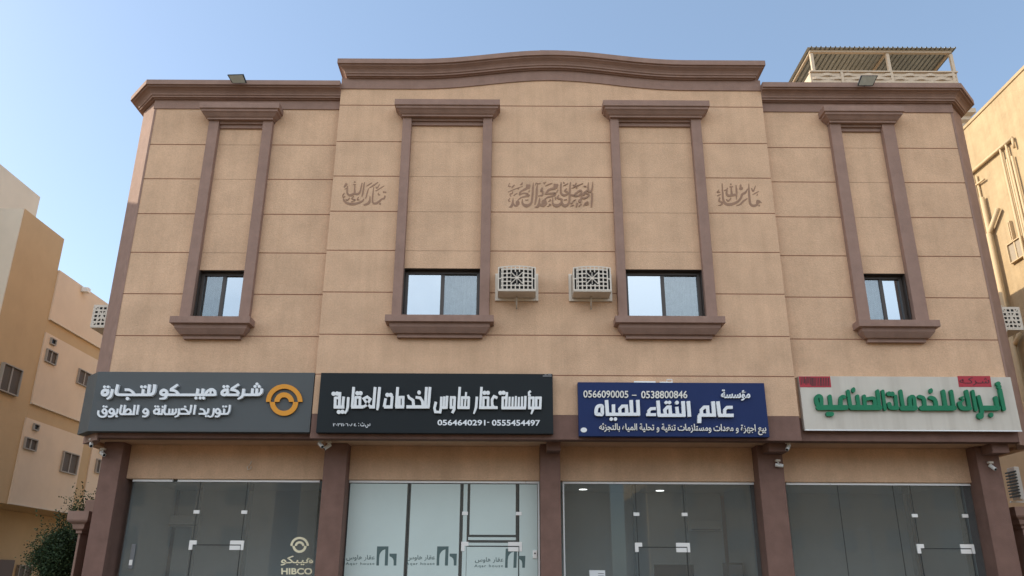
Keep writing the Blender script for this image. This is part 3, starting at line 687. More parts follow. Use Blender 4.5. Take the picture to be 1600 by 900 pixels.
# ---- cream sign
YC = 0.03
c = thing('shop_sign', 'cream shop sign with raised green Arabic lettering and two red stickers', 'sign', (9.2, 0.1, 5.0), 'signs over the shopfronts')
MB().box(6.745, 11.73, YC, YW - 0.004, 5.005, 6.255).build('panel', CREAMP, c, bevel=0.006)
MB().box(6.745, 11.73, YC - 0.012, YC + 0.05, 4.975, 5.0).build('edge_trim', WHITEAL, c)
L = Letters(YC - 0.075, YC - 0.012)
L.run('G', ['70:238,490 234,370 196,335 160,362 166,440 205,510', '92:195,517 622,517', '68:368,342 386,500', '.345,618,38 396,618,38', '70:592,352 560,352 540,392 540,500', '62:652,262 694,512', '92:712,517 1150,517', '64:800,340 818,500', '.738,243,29,43', '64:905,340 922,500', '64:930,385 1040,372 1072,420 1070,500', '64:1115,260 1140,500', '56:1196,260 1232,542',
  '76:1296,462 1312,510 1350,522 1420,522', '58:1394,340 1414,500', '.1292,302,38 1342,305,38', '64:1474,262 1512,490 1545,525 1600,525'], cap='r')
L.run('H', ['80:0,512 180,512', '58:112,490 104,378 134,352 162,374 176,490', '58:236,352 286,368 306,410 314,490', '80:270,512 722,512', '62:390,366 436,380 462,420 474,490', '.398,272,25,36', '62:568,280 602,490', '58:680,280 712,490', '68:796,446 814,496 850,516 940,516', '58:890,280 932,490', '30:842,358 812,372 846,398 820,432', '52:978,280 1024,535', '60:1060,356 1106,545 1090,600', '.1084,620,46',
  '80:1128,512 1330,512', '60:1298,370 1322,490', '.1235,608,28,34', '60:1358,262 1412,528', '.1330,175,32 1346,218,28'], cap='r')
L.build('lettering', LETG, c)
def quad_sheet(mb, pts, yf, yb):
    P = [at(a, b, yf) for a, b in pts]; mb.prism([(p.x, p.z) for p in P], yf, yb)
for q, (pts) in enumerate((((1250, 605), (1299, 605), (1297, 588), (1248, 588)), ((1498.5, 604.5), (1549.5, 604.5), (1547, 587.5), (1496, 587.5)))):
    mb = MB(); quad_sheet(mb, pts, YC - 0.006, YC - 0.001); st = mb.build('sticker', REDP, c)
    mb = MB()
    if q == 1: text_into(mb, shape_ar('شـركـه'), [(1499, 589.5), (1545, 589.5), (1546.5, 602), (1499.5, 602)], YC - 0.009, YC - 0.006, -0.004)
    else:       # digits worn to bare strokes
        x = 1251
        while x < 1296:
            wd = random.choice((1.0, 1.2, 1.5))
            z0, z1 = (590, 603) if x > 1266 else (random.choice((589, 592)), random.choice((599, 601)))
            quad_sheet(mb, ((x + .4, z1), (x + .4 + wd, z1), (x + wd, z0), (x, z0)), YC - 0.009, YC - 0.006); x += wd + random.choice((0.8, 1.0, 1.6))
    mb.build('lettering', DARKTXT, st)

# ---- painted calligraphy on the upper wall
YK = -0.004
L = Letters(YK, 0.0005)
L.run('K', ['30/45/42/55/55/45/42/36/14:1172,498 1150,568 1085,592 1010,660 925,702 864,682 850,600 862,450 882,278', '.1140,410,25 1182,415,23 1045,710,26', '18/26/14:932,384 1040,320 1152,248', '26/28/14:938,275 968,308 1032,205', '20/24/24:1002,425 1000,478 1045,480',
  '16/44/66/30:786,508 782,620 740,700 625,742', '16/28/28/18:750,315 715,430 690,530 668,574', '14/34/20:768,306 880,236 995,158', '14/26/14:695,258 770,212 842,168', '14/44/54/68/58/44/12:636,578 590,640 480,690 340,716 200,692 122,622 112,560', '22/36/40/22:645,160 625,300 600,450 578,528',
  '20/40/54/48/34/22:584,175 535,395 465,462 405,440 395,340 402,240', '44/55/55/42/34/18:402,440 330,472 262,492 208,440 204,350 214,250', '22/24/8:212,300 180,318 140,338', '56/48/10:192,190 150,250 118,290', '.400,150,18', '24/24:365,215 425,220', '12/26/26/16:132,435 92,500 110,540 155,515', '20/32/26:168,590 205,618 268,558', '20/30/32/24:374,505 325,578 402,608 365,640', '16:305,656 358,654', '14/26/22:494,535 464,600 514,605'])
L.build('inscription', CALLI, bld)
L = Letters(YK, 0.0005)
L.run('I', ['12/50/62/10:356,556 346,680 310,775 242,797', '30/46/60:360,690 400,758 470,752', '.472,690,52,66', '24/34/50/50/38/28:468,630 560,552 690,516 728,462 620,440 512,488', '30/46/58/60:512,486 545,405 690,325 740,280', '106/112/90:742,214 740,260 728,325',
  '14/26/20:268,178 240,258 305,270', '20/40/20:318,310 350,270 395,225', '14/22/12:228,408 400,335 600,262', '20/40/12:540,225 580,200 590,158', '.490,325,18', '20/26/24/14:345,385 335,440 275,465 305,525', '12/24/12:365,504 410,470 465,436', '14/24/18:278,562 238,622 284,652',
  '12/48/52/50/62/82/58/36/12:876,165 862,320 850,500 824,675 765,738 692,758 622,730 588,660 598,592', '18/26:778,365 758,412', '26/18:780,478 730,545', '26/20:672,618 745,606', '14/50/50/22:976,215 962,350 950,520 910,738', '14/24/24/12:922,235 948,182 1000,200 1062,180', '40/52/40/36/14:1108,300 1072,372 1112,400 1104,490 1000,508', '26/20:1140,160 1160,205', '.1185,165,14',
  '12/50/62/10:1032,555 1022,680 985,775 905,797', '30/46/60:1030,690 1078,756 1150,760', '.1150,685,70,84'])
L.run('J', ['112/118/96:306,200 302,255 290,310', '60/50/44/30:290,310 130,350 62,430 32,472', '30/40/52/46/34/24:36,462 150,448 285,445 240,502 90,545 -10,618', '12/24/12:35,254 120,215 212,184', '20/26/14:360,345 335,390 322,424', '24/26/14:150,595 165,620 112,655', '20/26/14:125,715 172,735 82,782',
  '24/34/36/46/52/48/44/40/14:585,316 530,380 604,412 582,470 508,494 442,448 428,350 432,250 438,155', '22/40/46/46/70/72/46/14:382,485 342,560 440,596 442,680 372,750 292,756 226,700 222,548', '24/22:288,535 298,605', '18/40/46/48/50/70/60/40/16:676,155 664,300 656,480 648,640 610,722 542,762 482,732 455,655 472,585', '44/46/42/44/46/48/40:668,482 760,492 830,432 925,368 956,418 890,502 765,512',
  '26/18:496,158 524,195', '12/24/12:492,255 550,225 616,190', '14/26/12:708,316 850,250 998,190', '18/26/22:738,222 782,252 824,178', '24/14:855,262 825,325', '24/24:515,618 585,598', '16/26/26/16:678,688 712,702 750,642 818,600', '26/18:676,775 755,742',
  '34/46/44/18:1228,425 1226,560 1222,680 1206,800', '16/40/46/44/34/14:1246,155 1226,345 1175,402 1136,372 1126,280 1134,165', '36/42/40/44/44/42/38/34/28:1132,356 1044,412 966,510 970,562 1058,562 1140,505 1136,460 1062,444 1012,500', '40/44:962,556 900,675', '.920,640,44,48', '44/34/18:852,690 832,740 826,800', '30/26:1012,262 1082,270', '16/30/32/32/24:1010,768 1058,692 1118,668 1124,722 1056,738', '16/28/16:892,776 930,740 958,712'])
L.build('inscription', CALLI, bld)
L = Letters(YK, 0.0005)
L.run('L', ['14/46/50/50/46/44/40/18:1158,602 1078,562 1066,636 992,662 932,622 912,500 904,380 900,218', '.1096,582,40,36 1110,656,19', '20/28/16:954,306 988,368 1036,258', '12/24/12:974,440 1040,405 1102,368', '20/12:1074,425 1060,465', '14/42/44/44/46/56/52/42/36/20:878,318 832,395 768,432 738,510 660,590 522,636 424,612 386,530 374,400 364,212', '.745,312,40,32 735,262,20,30',
  '20/34/32/12:872,514 792,568 732,628 645,662', '20/34/30/16:642,245 652,340 654,430 650,535', '40/50/32/18:636,438 566,442 550,360 548,272', '46/46/40/18:566,448 492,458 452,404 474,300', '24/20:410,356 464,330', '.540,228,16', '22:516,282 584,278', '22/30/18:446,532 492,562 546,502', '30/34/34/30/12:318,496 304,560 352,590 358,632 284,658', '14/24/18:304,340 268,388 326,384', '14/22/14:266,464 300,448 334,428'])
L.build('inscription', CALLI, bld)

# ---- decals on the shop glass
YD = SG + 0.074
dec = thing('window_decal', 'gold ring logo with lettering stuck on the dark glass shopfront', 'decal', (-5, YD, 1.6))
L = Letters(YD, YD + 0.003)
L.arc('P', 490, 295, 186, 140, 0, 180); L.arc('P', 490, 295, 97, 50, 0, 180); L.arc('P', 488, 297, 142, 92, 180, 360)
text_into(L.mb, shape_ar('هيبكو'), box_px('P', 110, 490, 765, 690), YD, YD + 0.003, 0.015); text_into(L.mb, 'HIBCO', box_px('P', 122, 740, 745, 870), YD, YD + 0.003, 0.03)
L.build('gold_vinyl', LETD, dec)
def film_logo(px, py, label):
    d = thing('window_decal', label, 'decal', tuple(at(px, py, YD)), 'grey logos on the frosted film')
    sc = .06875; X = lambda x, z: (lambda p: (p.x, p.z))(at(px + (x - 860) * sc, py + (z - 200) * sc, YD))
    mb = MB()
    mb.prism([X(845, 635), X(905, 635), X(908, 480), X(920, 380), X(950, 330), X(990, 290), X(1050, 264), X(1050, 200), X(862, 200)], YD, YD + .002)
    mb.prism([X(1050, 200), X(1122, 200), X(1105, 635), X(1036, 635), X(1050, 264)], YD - .0004, YD + .002)
    mb.build('tall_arch', FILMTXT, d); mb = MB()
    mb.prism([X(1145, 365), X(1145, 425), X(1190, 445), X(1225, 480), X(1238, 530), X(1238, 635), X(1298, 635), X(1310, 365)], YD, YD + .002)
    mb.build('small_arch', FILMTXT, d); mb = MB()
    b = lambda x0, z0, x1, z1: [(px + (x0 - 860) * sc, py + (z0 - 200) * sc), (px + (x1 - 860) * sc, py + (z0 - 200) * sc), (px + (x1 - 860) * sc, py + (z1 - 200) * sc), (px + (x0 - 860) * sc, py + (z1 - 200) * sc)]
    text_into(mb, shape_ar('عقار هاوس'), b(165, 395, 812, 528), YD, YD + .002, 0.004); mb.build('lettering', FILMTXT, d); mb = MB(); text_into(mb, 'Aqar house', b(150, 560, 802, 640), YD, YD + .002, 0.004, 1.25)
    mb.build('lettering', FILMTXT, d)
film_logo(589, 853.7, 'grey arch logo on the leftmost frosted pane')
film_logo(683, 853.7, 'grey arch logo on the middle frosted pane beside the door')
film_logo(790, 857.2, 'grey arch logo on the frosted door under the lock patch')

# ------------------------------------------------------------------ window air conditioner cages
def cage_mask(nx, nz, side=False):
    def solid(i, j):
        u = (i + 0.5) / nx * 2 - 1; v = (j + 0.5) / nz * 2 - 1
        if abs(u) > 0.94 or abs(v) > 0.90: return True
        if side:
            return (i % 6) < 2 or (j % 5) < 2 or abs(abs(u) - abs(v)) < 0.09
        if abs(u) > 0.80: return abs(v) < 0.05 or abs(u) < 0.845
        if abs(u) < 0.33 and abs(v) < 0.50:
            return abs(u) < 0.02 or abs(v) < 0.03 or abs(abs(u) / 0.33 - abs(v) / 0.50) < 0.13 or abs(u) > 0.30 or abs(v) > 0.46
        return (i % 7) < 2 or (j % 7) < 2
    return solid
def grille(mb, o, ux, uz, dn, w_, h, nx, nz, solid, thick=0.02, archh=0.0):
    o, ux, uz, dn = Vector(o), Vector(ux), Vector(uz), Vector(dn)
    def P(i, j, d):
        u = i / nx; v = j / nz; z = v * (h + archh * (1 - (2 * u - 1) ** 2))
        return o + ux * (u * w_) + uz * z + dn * d
    S = [[solid(i, j) for j in range(nz)] for i in range(nx)]
    for i in range(nx):
        for j in range(nz):
            if not S[i][j]: continue
            a = [P(i, j, 0), P(i + 1, j, 0), P(i + 1, j + 1, 0), P(i, j + 1, 0)]; b = [P(i, j, thick), P(i + 1, j, thick), P(i + 1, j + 1, thick), P(i, j + 1, thick)]
            mb.face(a); mb.face(b[::-1])
            for (di, dj, e, f) in ((-1, 0, 3, 0), (1, 0, 1, 2), (0, -1, 0, 1), (0, 1, 2, 3)):
                ii, jj = i + di, j + dj
                if not (0 <= ii < nx and 0 <= jj < nz and S[ii][jj]): mb.face([a[e], b[e], b[f], a[f]])
def ac_unit(label, x0, z0):
    W_, H, Dp = 0.90, 0.58, 0.48
    t = thing('air_conditioner', label, 'air conditioner', (x0 + W_ / 2, 0, z0), 'caged window air conditioners')
    yf = -0.06 - Dp
    mb = MB(); grille(mb, (x0, yf, z0), (1, 0, 0), (0, 0, 1), (0, 1, 0), W_, H, 63, 42, cage_mask(63, 42), 0.02, 0.045); mb.build('grille', CAGE, t)
    for s, x in ((0, x0 + 0.003), (1, x0 + W_ - 0.018)):
        mb = MB(); grille(mb, (x, yf + 0.022, z0), (0, 1, 0), (0, 0, 1), (1, 0, 0), Dp - 0.03, H, 26, 28, cage_mask(26, 28, True), 0.015); mb.build('side_grille', CAGE, t)
    mb = MB(); mb.box(x0 + .003, x0 + W_ - .003, yf + .002, -0.045, z0 - 0.03, z0 - 0.002); mb.build('tray', CAGE, t, bevel=0.006)
    mb = MB(); mb.box(x0 + .02, x0 + W_ - .02, yf + 0.03, -0.06, z0 + H - 0.03, z0 + H - 0.012); mb.build('top_plate', CAGE, t)
    mb = MB(); m = 0.075
    mb.box(x0 - m, x0 - 0.005, -0.06, 0.0, z0 - 0.1, z0 + H + 0.02); mb.box(x0 + W_ + 0.005, x0 + W_ + m, -0.06, 0.0, z0 - 0.1, z0 + H + 0.02); mb.box(x0 - 0.005, x0 + W_ + 0.005, -0.055, 0.0, z0 - 0.1, z0 - 0.035); mb.box(x0 - .005, x0 + W_ + .005, -0.055, 0, z0 + H - .01, z0 + H + 0.02)
    mb.build('wall_flange', CAGE, t, bevel=0.006)
    mb = MB(); mb.box(x0 + 0.03, x0 + W_ - 0.03, yf + 0.06, -0.01, z0 + 0.004, z0 + H - 0.035); mb.build('cooler_body', ACIN, t)
    mb = MB(); mb.tube([(x0 + W_ / 2, -0.2, z0 - 0.02), (x0 + W_ / 2, -0.2, z0 - 0.1), (x0 + W_ / 2, -0.1, z0 - 0.2), (x0 + W_ / 2, -0.08, z0 - 0.32)], 0.022); mb.build('drain_pipe', CAGE, t, smooth=True)
    return t
ac = ac_unit('beige caged air conditioner just right of the window with the black sign below it', -0.335, 8.165)
ac2 = clone(ac); ac2.location.x += 1.79; ac2['label'] = 'beige caged air conditioner just left of the window above the blue sign'
ac3 = clone(ac); ac3.rotation_euler.z = R(-90); ac3.location = (XL - CH - 0.002, 1.55, 7.72); ac3['label'] = 'caged air conditioner sticking out of the left side wall'
ac4 = clone(ac); ac4.rotation_euler.z = R(90); ac4.location = (XR + CH + 0.002, 1.35, 7.72); ac4['label'] = 'caged air conditioner sticking out of the right side wall'

# ------------------------------------------------------------------ floodlights on the parapet
def flood(label, corners_px, base):
    t = thing('floodlight', label, 'floodlight', tuple(base), 'floodlights on the parapet')
    P = [at(px, py, y) for px, py, y in corners_px]          # tl, tr, br, bl of the tilted lens
    n = (P[1] - P[0]).cross(P[3] - P[0]).normalized()
    if n.y > 0: n = -n
    cen = sum(P, Vector()) / 4
    def rim(f, d): return [cen + (p - cen) * f + n * d for p in P]
    a, b, e = rim(1.0, 0.0), rim(1.0, -0.05), rim(0.9, 0.001)
    mb = MB(); mb.face(b)
    for i in range(4):
        j = (i + 1) % 4; mb.face([a[i], a[j], b[j], b[i]]); mb.face([a[i], a[j], e[j], e[i]])
    mb.build('housing', DARK, t)
    MB().face(rim(0.9, 0.0005)).build('lens', LAMPG, t)
    mb = MB(); q = (P[2] + P[3]) / 2; mb.tube([q - n * 0.05, Vector((q.x, q.y + 0.14, 14.25)), Vector((q.x, q.y + 0.3, 14.21))], 0.02); mb.build('bracket', DARK, t)
    return t
flood('dark floodlight on the left wing cornice above the grey sign', [(355, 117, -0.44), (380, 116.3, -0.44), (385, 130, -0.27), (363, 130.3, -0.27)], (-7.3, -0.1, 14.2))
flood('dark floodlight on the right wing cornice below the rooftop pergola', [(1346, 118, -0.44), (1372, 118, -0.44), (1364, 134, -0.27), (1340, 134, -0.27)], (9.4, -0.1, 14.22))
tag(MB().box(0.72, 1.22, -0.3, -0.16, 14.775 + arch(1.02) + .002, 14.775 + arch(1.02) + .045).build('loose_plank', DOORM), 'short dark plank lying on the peak of the centre cornice', 'plank')

# ------------------------------------------------------------------ security cameras
def cctv(label, base, aim, up=True):
    t = thing('security_camera', label, 'camera', tuple(base), 'security cameras under the canopy')
    b = Vector(base)
    mb = MB(); mb.box(b.x - .055, b.x + .055, b.y - .055, b.y + .055, b.z - .05, b.z); mb.build('base', CAGE, t, bevel=0.01)
    a = Vector(aim).normalized(); k_ = b + Vector((0.02 * (1 if a.x > 0 else -1), -0.03, -0.14))
    mb = MB(); mb.tube([b + Vector((0, 0, -.045)), k_], 0.018, 8); mb.build('arm', WHITEP, t, smooth=True)
    mb = MB(); mb.tube([k_ - a * 0.09, k_ + a * 0.09], 0.042, 12); bo = mb.build('body', WHITEP, t)
    mb = MB(); mb.tube([k_ + a * 0.0905, k_ + a * 0.094], 0.032, 12); mb.build('lens', DARK, t)
    return t
def under(px, py, z):
    d = ray(px, py); return CAM + d * ((z - CAM.z) / d.z)
p = at(498, 686, 0.15); cctv('white camera under the black sign at its left end, nearer the grey sign', (p.x, 0.35, 4.775), (0.6, -0.6, -0.6))
p = at(512, 697, 0.5); cctv('white camera under the black sign at its left end, nearer the pillar', (p.x, 0.60, 4.775), (-0.7, -0.4, -0.6))
p = at(141, 692, 0.4); cctv('white camera under the left corner of the grey sign', (p.x, 0.45, 4.775), (0.4, -0.7, -0.5))
p = at(162, 698, 0.85); cctv('small dark lensed camera on top of the leftmost brown pillar', (p.x, 0.845, 4.62), (0.7, -0.5, -0.4))
p = at(1237, 694, 0.1); cctv('white camera under the gap between the blue and cream signs', (p.x, 0.34, 4.775), (-0.5, -0.5, -0.7))
p = at(1214, 722, PQ); cctv('pale camera on the pillar between the third and fourth shops', (p.x, PQ - 0.056, p.z + 0.05), (0.9, -0.3, -0.15))
p = at(1552, 725, PQ); cctv('pale camera on the rightmost brown pillar', (p.x - .1, PQ - 0.056, p.z + 0.05), (0.2, -0.7, -0.6))
p = at(390, 729, SG)
mb = MB(); mb.tube([(p.x + 0.03, SG + .0, p.z + 0.13), (p.x + .02, SG - 0.04, p.z + 0.05), (p.x - 0.04, SG - 0.05, p.z - 0.02), (p.x - 0.02, SG - 0.05, p.z - 0.08), (p.x + 0.05, SG - 0.05, p.z - 0.06), (p.x + 0.05, SG - 0.04, p.z + .0)], 0.013)
tag(mb.build('cable_loop', CAGE), 'short loop of loose cable hanging from the wall under the grey sign', 'cable')

# ------------------------------------------------------------------ inside the shops
def inside(o, *a): return tag(o, *a)
for i, (px, py) in enumerate(((911, 764), (1031, 766))):
    p = under(px, py, 4.04)
    t = thing('ceiling_light', 'small round white ceiling light inside the third shop, ' + ('above its left pane' if i == 0 else 'above its door'), 'light', (p.x, p.y, 4.045), 'ceiling lights in the third shop')
    mb = MB(); mb.tube([(p.x, p.y, 4.047), (p.x, p.y, 4.03)], 0.13, 20); mb.build('ring', WHITEP, t)
    mb = MB(); mb.tube([(p.x, p.y, 4.0295), (p.x, p.y, 4.022)], 0.11, 20); mb.build('diffuser', DOWNL, t)
def indoor_ac(label, px, py, Y):
    p = at(px, py, Y)
    t = thing('indoor_air_conditioner', label, 'air conditioner', tuple(p), 'wall coolers inside the shops')
    mb = MB(); mb.box(p.x - .45, p.x + .45, Y - 0.22, Y, p.z - 0.15, p.z + 0.15); mb.build('body', WHITEP, t, bevel=0.03)
    mb = MB(); mb.box(p.x - .40, p.x + .40, Y - 0.225, Y - .2, p.z - 0.13, p.z - 0.09); mb.build('flap', GREYM, t)
indoor_ac('white wall cooler seen inside the third shop right of its door', 1100, 822, 4.68)
indoor_ac('white wall cooler seen inside the rightmost shop above its door', 1461, 815, 4.68)
indoor_ac('white wall cooler seen inside the leftmost shop beside its door', 290, 815, 4.68)
p, q = at(921, 891, SG + 0.06), at(946, 905, SG + 0.06)
n_ = thing('paper_notice', 'white paper notice stuck on the left pane of the third shop', 'notice', tuple(p))
MB().box(p.x, q.x, SG + 0.074, SG + 0.077, q.z - 0.1, p.z).build('sheet', PAPER, n_)
mb = MB(); 
for i in range(4): mb.box(p.x + 0.2, q.x - 0.03, SG + 0.0725, SG + 0.0735, p.z - 0.08 - i * 0.05, p.z - 0.065 - i * 0.05)
mb.build('printed_line', GREYM, n_)
p, q = at(1022, 882, 3.2), at(1086, 915, 3.2)
t = thing('screen', 'wide dark screen standing inside the third shop behind its door', 'screen', (p.x, 3.2, 0.16))
MB().box(p.x, q.x, 3.2, 3.26, q.z, p.z).build('panel', DARK, t, bevel=0.01); MB().box((p.x + q.x) / 2 - .08, (p.x + q.x) / 2 + .08, 3.21, 3.25, 0.16, q.z - .002).build('stand', DARK, t)
p, q = at(1136, 879, 2.9), at(1164, 912, 2.9)
t = thing('cabinet', 'dark cabinet inside the third shop near its right wall', 'cabinet', (p.x, 2.9, 0.16))
MB().box(p.x, q.x, 2.9, 3.4, 0.16, p.z).build('body', DARK, t, bevel=0.01); MB().box(p.x + .03, q.x - .03, 2.885, 2.898, 0.3, p.z - 0.05).build('door', GREYM, t)
p = at(211, 868, SG + .2)
t = thing('intercom', 'small pale lock box on the left pane of the leftmost shop', 'lock box', tuple(p))
MB().box(p.x - .05, p.x + .05, SG + .04, SG + .078, p.z - .3, p.z + .25).build('plate', GREYM, t, bevel=.01); MB().box(p.x - .035, p.x + .035, SG + .02, SG + .039, p.z - .22, p.z - .1).build('handle', STEEL, t)
for px, py, lab in ((836, 866, 'small steel lock on the right edge of the frosted shopfront'), (1549, 877, 'small steel lock on the right edge of the rightmost shopfront')):
    p = at(px, py, SG); t = thing('glass_lock', lab, 'lock', tuple(p), 'locks on the shop glass')
    MB().box(p.x - .05, p.x + .05, SG + .05, SG + .079, p.z - .09, p.z + .09).build('plate', STEEL, t, bevel=.008); MB().tube([(p.x, SG + .048, p.z + .02), (p.x, SG + .052, p.z + .02)], .02).build('keyhole', DARK, t)

# ------------------------------------------------------------------ yellow and cream apartment building, left
LX = -16.0
lb = thing('apartment_building', 'ochre and cream apartment building across the alley on the left', 'building', (-19, 9, 0))
MB().box(-21, LX, 5.58, 8.08, 3.96, 13.14).build('tower', YELLOW, lb)
MB().box(-21, LX - 0.01, 5.54, 5.578, 9.45, 13.13).build('render_panel', CREAMG, lb)
MB().box(-27, -18.5, -0.3, 10.1, 0, 15.8).build('rear_block', CREAMG, lb)
MB().box(-22, LX, 8.085, 24, 3.96, 11.95).build('wall', YELLOW, lb)
MB().box(-22.5, -17.4, 5.0, 24, 0, 3.955).build('ground_floor_wall', YELLOW, lb)
MB().box(-18.4, LX, 5.0, 5.6, 0, 3.955).build('pier', YELLOW, lb)
for (y0, y1, z0, z1) in ((8.12, 24.02, 10.18, 11.97), (8.09, 24.02, 7.24, 9.68), (8.0, 11.9, 4.0, 6.72), (12.6, 24.02, 4.0, 6.72)):
    MB().box(LX, LX + 0.05, y0, y1, z0, z1).build('render_panel', CREAMW, lb)
    MB().box(LX, LX + 0.09, y0, y1, z0 - 0.04, z0 - 0.002).build('drip_edge', CREAMG, lb)
def side_window(corner0, corner1, X, parent, sgn=1, vent=False, fm=None, pm=None):
    a, b = atx(*corner0, X), atx(*corner1, X); y0, y1 = sorted((a.y, b.y)); z0, z1 = sorted((a.z, b.z))
    wn = thing('vent' if vent else 'window', None, None); wn.parent = parent; wn.location = Vector((X, (y0 + y1) / 2, z0)) - parent.location
    f = 0.035
    ux = lambda d0, d1: (min(X + sgn * d0, X + sgn * d1), max(X + sgn * d0, X + sgn * d1))
    MB().box(*ux(0.05, 0.065), y0, y1, z0, z1).build('pane' if not vent else 'opening', (pm or WDARK) if not vent else DARK, wn)
    mb = MB()
    for (p0, p1, q0, q1) in ((y0 - f, y0, z0 - f, z1 + f), (y1, y1 + f, z0 - f, z1 + f), (y0, y1, z1, z1 + f), (y0, y1, z0 - f, z0)): mb.box(*ux(0.0, 0.12), p0, p1, q0, q1)
    if not vent: mb.box(*ux(0.0, 0.09), (y0 + y1) / 2 - 0.03, (y0 + y1) / 2 + 0.03, z0, z1)
    mb.build('frame', fm or WFRAME, wn)
    return wn
PX = LX + 0.0
side_window((71, 546), (82, 570), PX, lb); side_window((121, 577), (136, 606), PX, lb); side_window((77, 529), (82, 539), PX, lb, vent=True)
side_window((3, 568), (22, 618), PX, lb); side_window((37, 684), (51, 704), PX, lb); side_window((97, 706), (114, 741), PX, lb); side_window((50, 663), (55, 672), PX, lb, vent=True)
side_window((149, 718), (157, 740), PX, lb); side_window((154, 702), (158, 708), PX, lb, vent=True)
GX = -17.4
a, b = atx(-10, 880, GX), atx(16, 900, GX)
MB().box(GX, GX + .06, min(a.y, b.y), max(a.y, b.y), 0.05, 2.35).build('door', DOORM, lb)
side_window((27, 884), (42, 905), GX, lb)
p = atx(131, 454, LX + .1); mb = MB(); mb.box(LX + .05, LX + .3, p.y - .12, p.y + .12, p.z - .08, p.z + .1); mb.build('wall_lamp', WHITEP, lb, bevel=.02)

# ------------------------------------------------------------------ sand coloured building, right
RX = 17.7
zt = atx(1600, 109, RX).z
rb = thing('side_building', 'sunlit sand coloured building on the right with pipes down its wall', 'building', (21, 4, 0))
MB().box(RX, 27, -3, 9.4, 0, zt).build('wall', SANDW, rb)
MB().box(RX - .04, 27, -3.02, 9.42, zt + .002, zt + .12).build('coping', SANDW, rb)
side_window((1579.5, 348), (1587, 374), RX, rb, -1, fm=PIPE, pm=WSAND); side_window((1578, 384), (1604, 398), RX, rb, -1, fm=PIPE, pm=WSAND)
def wpipe(pts, r, d=0.1):
    q = [atx(a, b, RX) for a, b in pts]; mb = MB(); mb.tube([(RX - d, v.y, v.z) for v in q], r, 10)
    mb.build('pipe', PIPE, rb, smooth=True)
def vpipe(px, py, z1, r, d=0.1, z0=None):
    q = atx(px, py, RX); mb = MB(); mb.tube([(RX - d, q.y, q.z), (RX - d, q.y, z1)], r, 10); mb.build('pipe', PIPE, rb, smooth=True)
wpipe([(1512, 278), (1586, 215.5)], 0.065)
for px, py in ((1566.5, 231), (1575.5, 224), (1577.7, 249), (1585.6, 244)): vpipe(px, py, 0.3, 0.042)
vpipe(1585.8, 216, atx(1588.5, 232, RX).z, 0.045)
vpipe(1524.5, 275, 0.3, 0.05); wpipe([(1529, 289), (1542, 280)], 0.04); vpipe(1528, 275, 0.3, 0.035, 0.06)
vpipe(1540, 309, 0.3, 0.085, 0.14); wpipe([(1566, 326), (1553, 361), (1553.2, 366)], 0.085, 0.15)
vpipe(1553.5, 365, 0.3, 0.09, 0.2)
wpipe([(1590, 545), (1600, 520)], 0.08, 0.15)
# louvred condenser hung on the near side
p0 = atx(1580, 729, 15.2)
t = thing('condenser_unit', 'white louvred condenser unit beside the rightmost pillar', 'air conditioner', (15.2, p0.y, p0.z - 1.2))
y0, y1 = atx(1576, 755, 15.2).y, atx(1588, 755, 15.2).y; za, zb = atx(1583, 782, 15.2).z, atx(1583, 729, 15.2).z
mb = MB(); mb.box(15.22, 15.38, y0, y1, za, zb); mb.build('case', WHITEP, t, bevel=.02)
mb = MB()
for i in range(9): mb.box(15.19, 15.219, y0 + .08, y1 - .08, za + .08 + i * (zb - za - .16) / 9, za + .08 + (i + .5) * (zb - za - .16) / 9)
mb.build('louvre', DARK, t)
mb = MB(); mb.box(15.385, RX, y0 + .1, y0 + .16, za - .05, za); mb.box(15.385, RX, y1 - .16, y1 - .1, za - .05, za); mb.box(15.22, 15.38, y0 + .1, y0 + .16, za - .05, za - .002); mb.box(15.22, 15.38, y1 - .16, y1 - .1, za - .05, za - .002); mb.build('bracket', STEEL, t)

# ------------------------------------------------------------------ tall house behind with roof terrace and pergola
RY = 14.0
z_par0, z_par1 = at(1380, 131, RY).z, at(1380, 113, RY).z
xl, xr = at(1266, 112, RY).x, at(1497, 120, RY).x
hb = thing('terrace_house', 'tall ivory house behind the right wing with a woven terrace parapet', 'building', ((xl + xr) / 2, RY + 4, 0))
MB().box(xl + .2, xr - .1, RY + 0.1, RY + 9, 0, z_par0 - 0.02).build('wall', IVORY, hb)
zc = at(1512, 172, RY - .3).z
MB().sweep([(-.05, zc - .75), (.08, zc - .75), (.08, zc - .5), (.22, zc - .38), (.22, zc - .22), (.4, zc - .1), (.4, zc + .12), (-.05, zc + .12)], [(xl + .2, RY + 9), (xl + .2, RY + .1), (xr - .1, RY + .1), (xr - .1, RY + 9)]).build('cornice', IVORY, hb)
MB().tube([(xr - .35, RY + .6, zc - 3), (xr - .1, RY - .1, zc - .8)], .0001, 4)
mb = MB()
mb.box(xl, xr, RY, RY + 0.14, z_par0 - 0.4, z_par0 + .02); mb.box(xl, xr, RY + .05, RY + 0.12, z_par0 + .02, z_par1)
mb.box(xl, xl + .12, RY + .14, RY + 8, z_par0 - 0.4, z_par1)
nb = 4; h = (z_par1 - z_par0 - .06) / 3
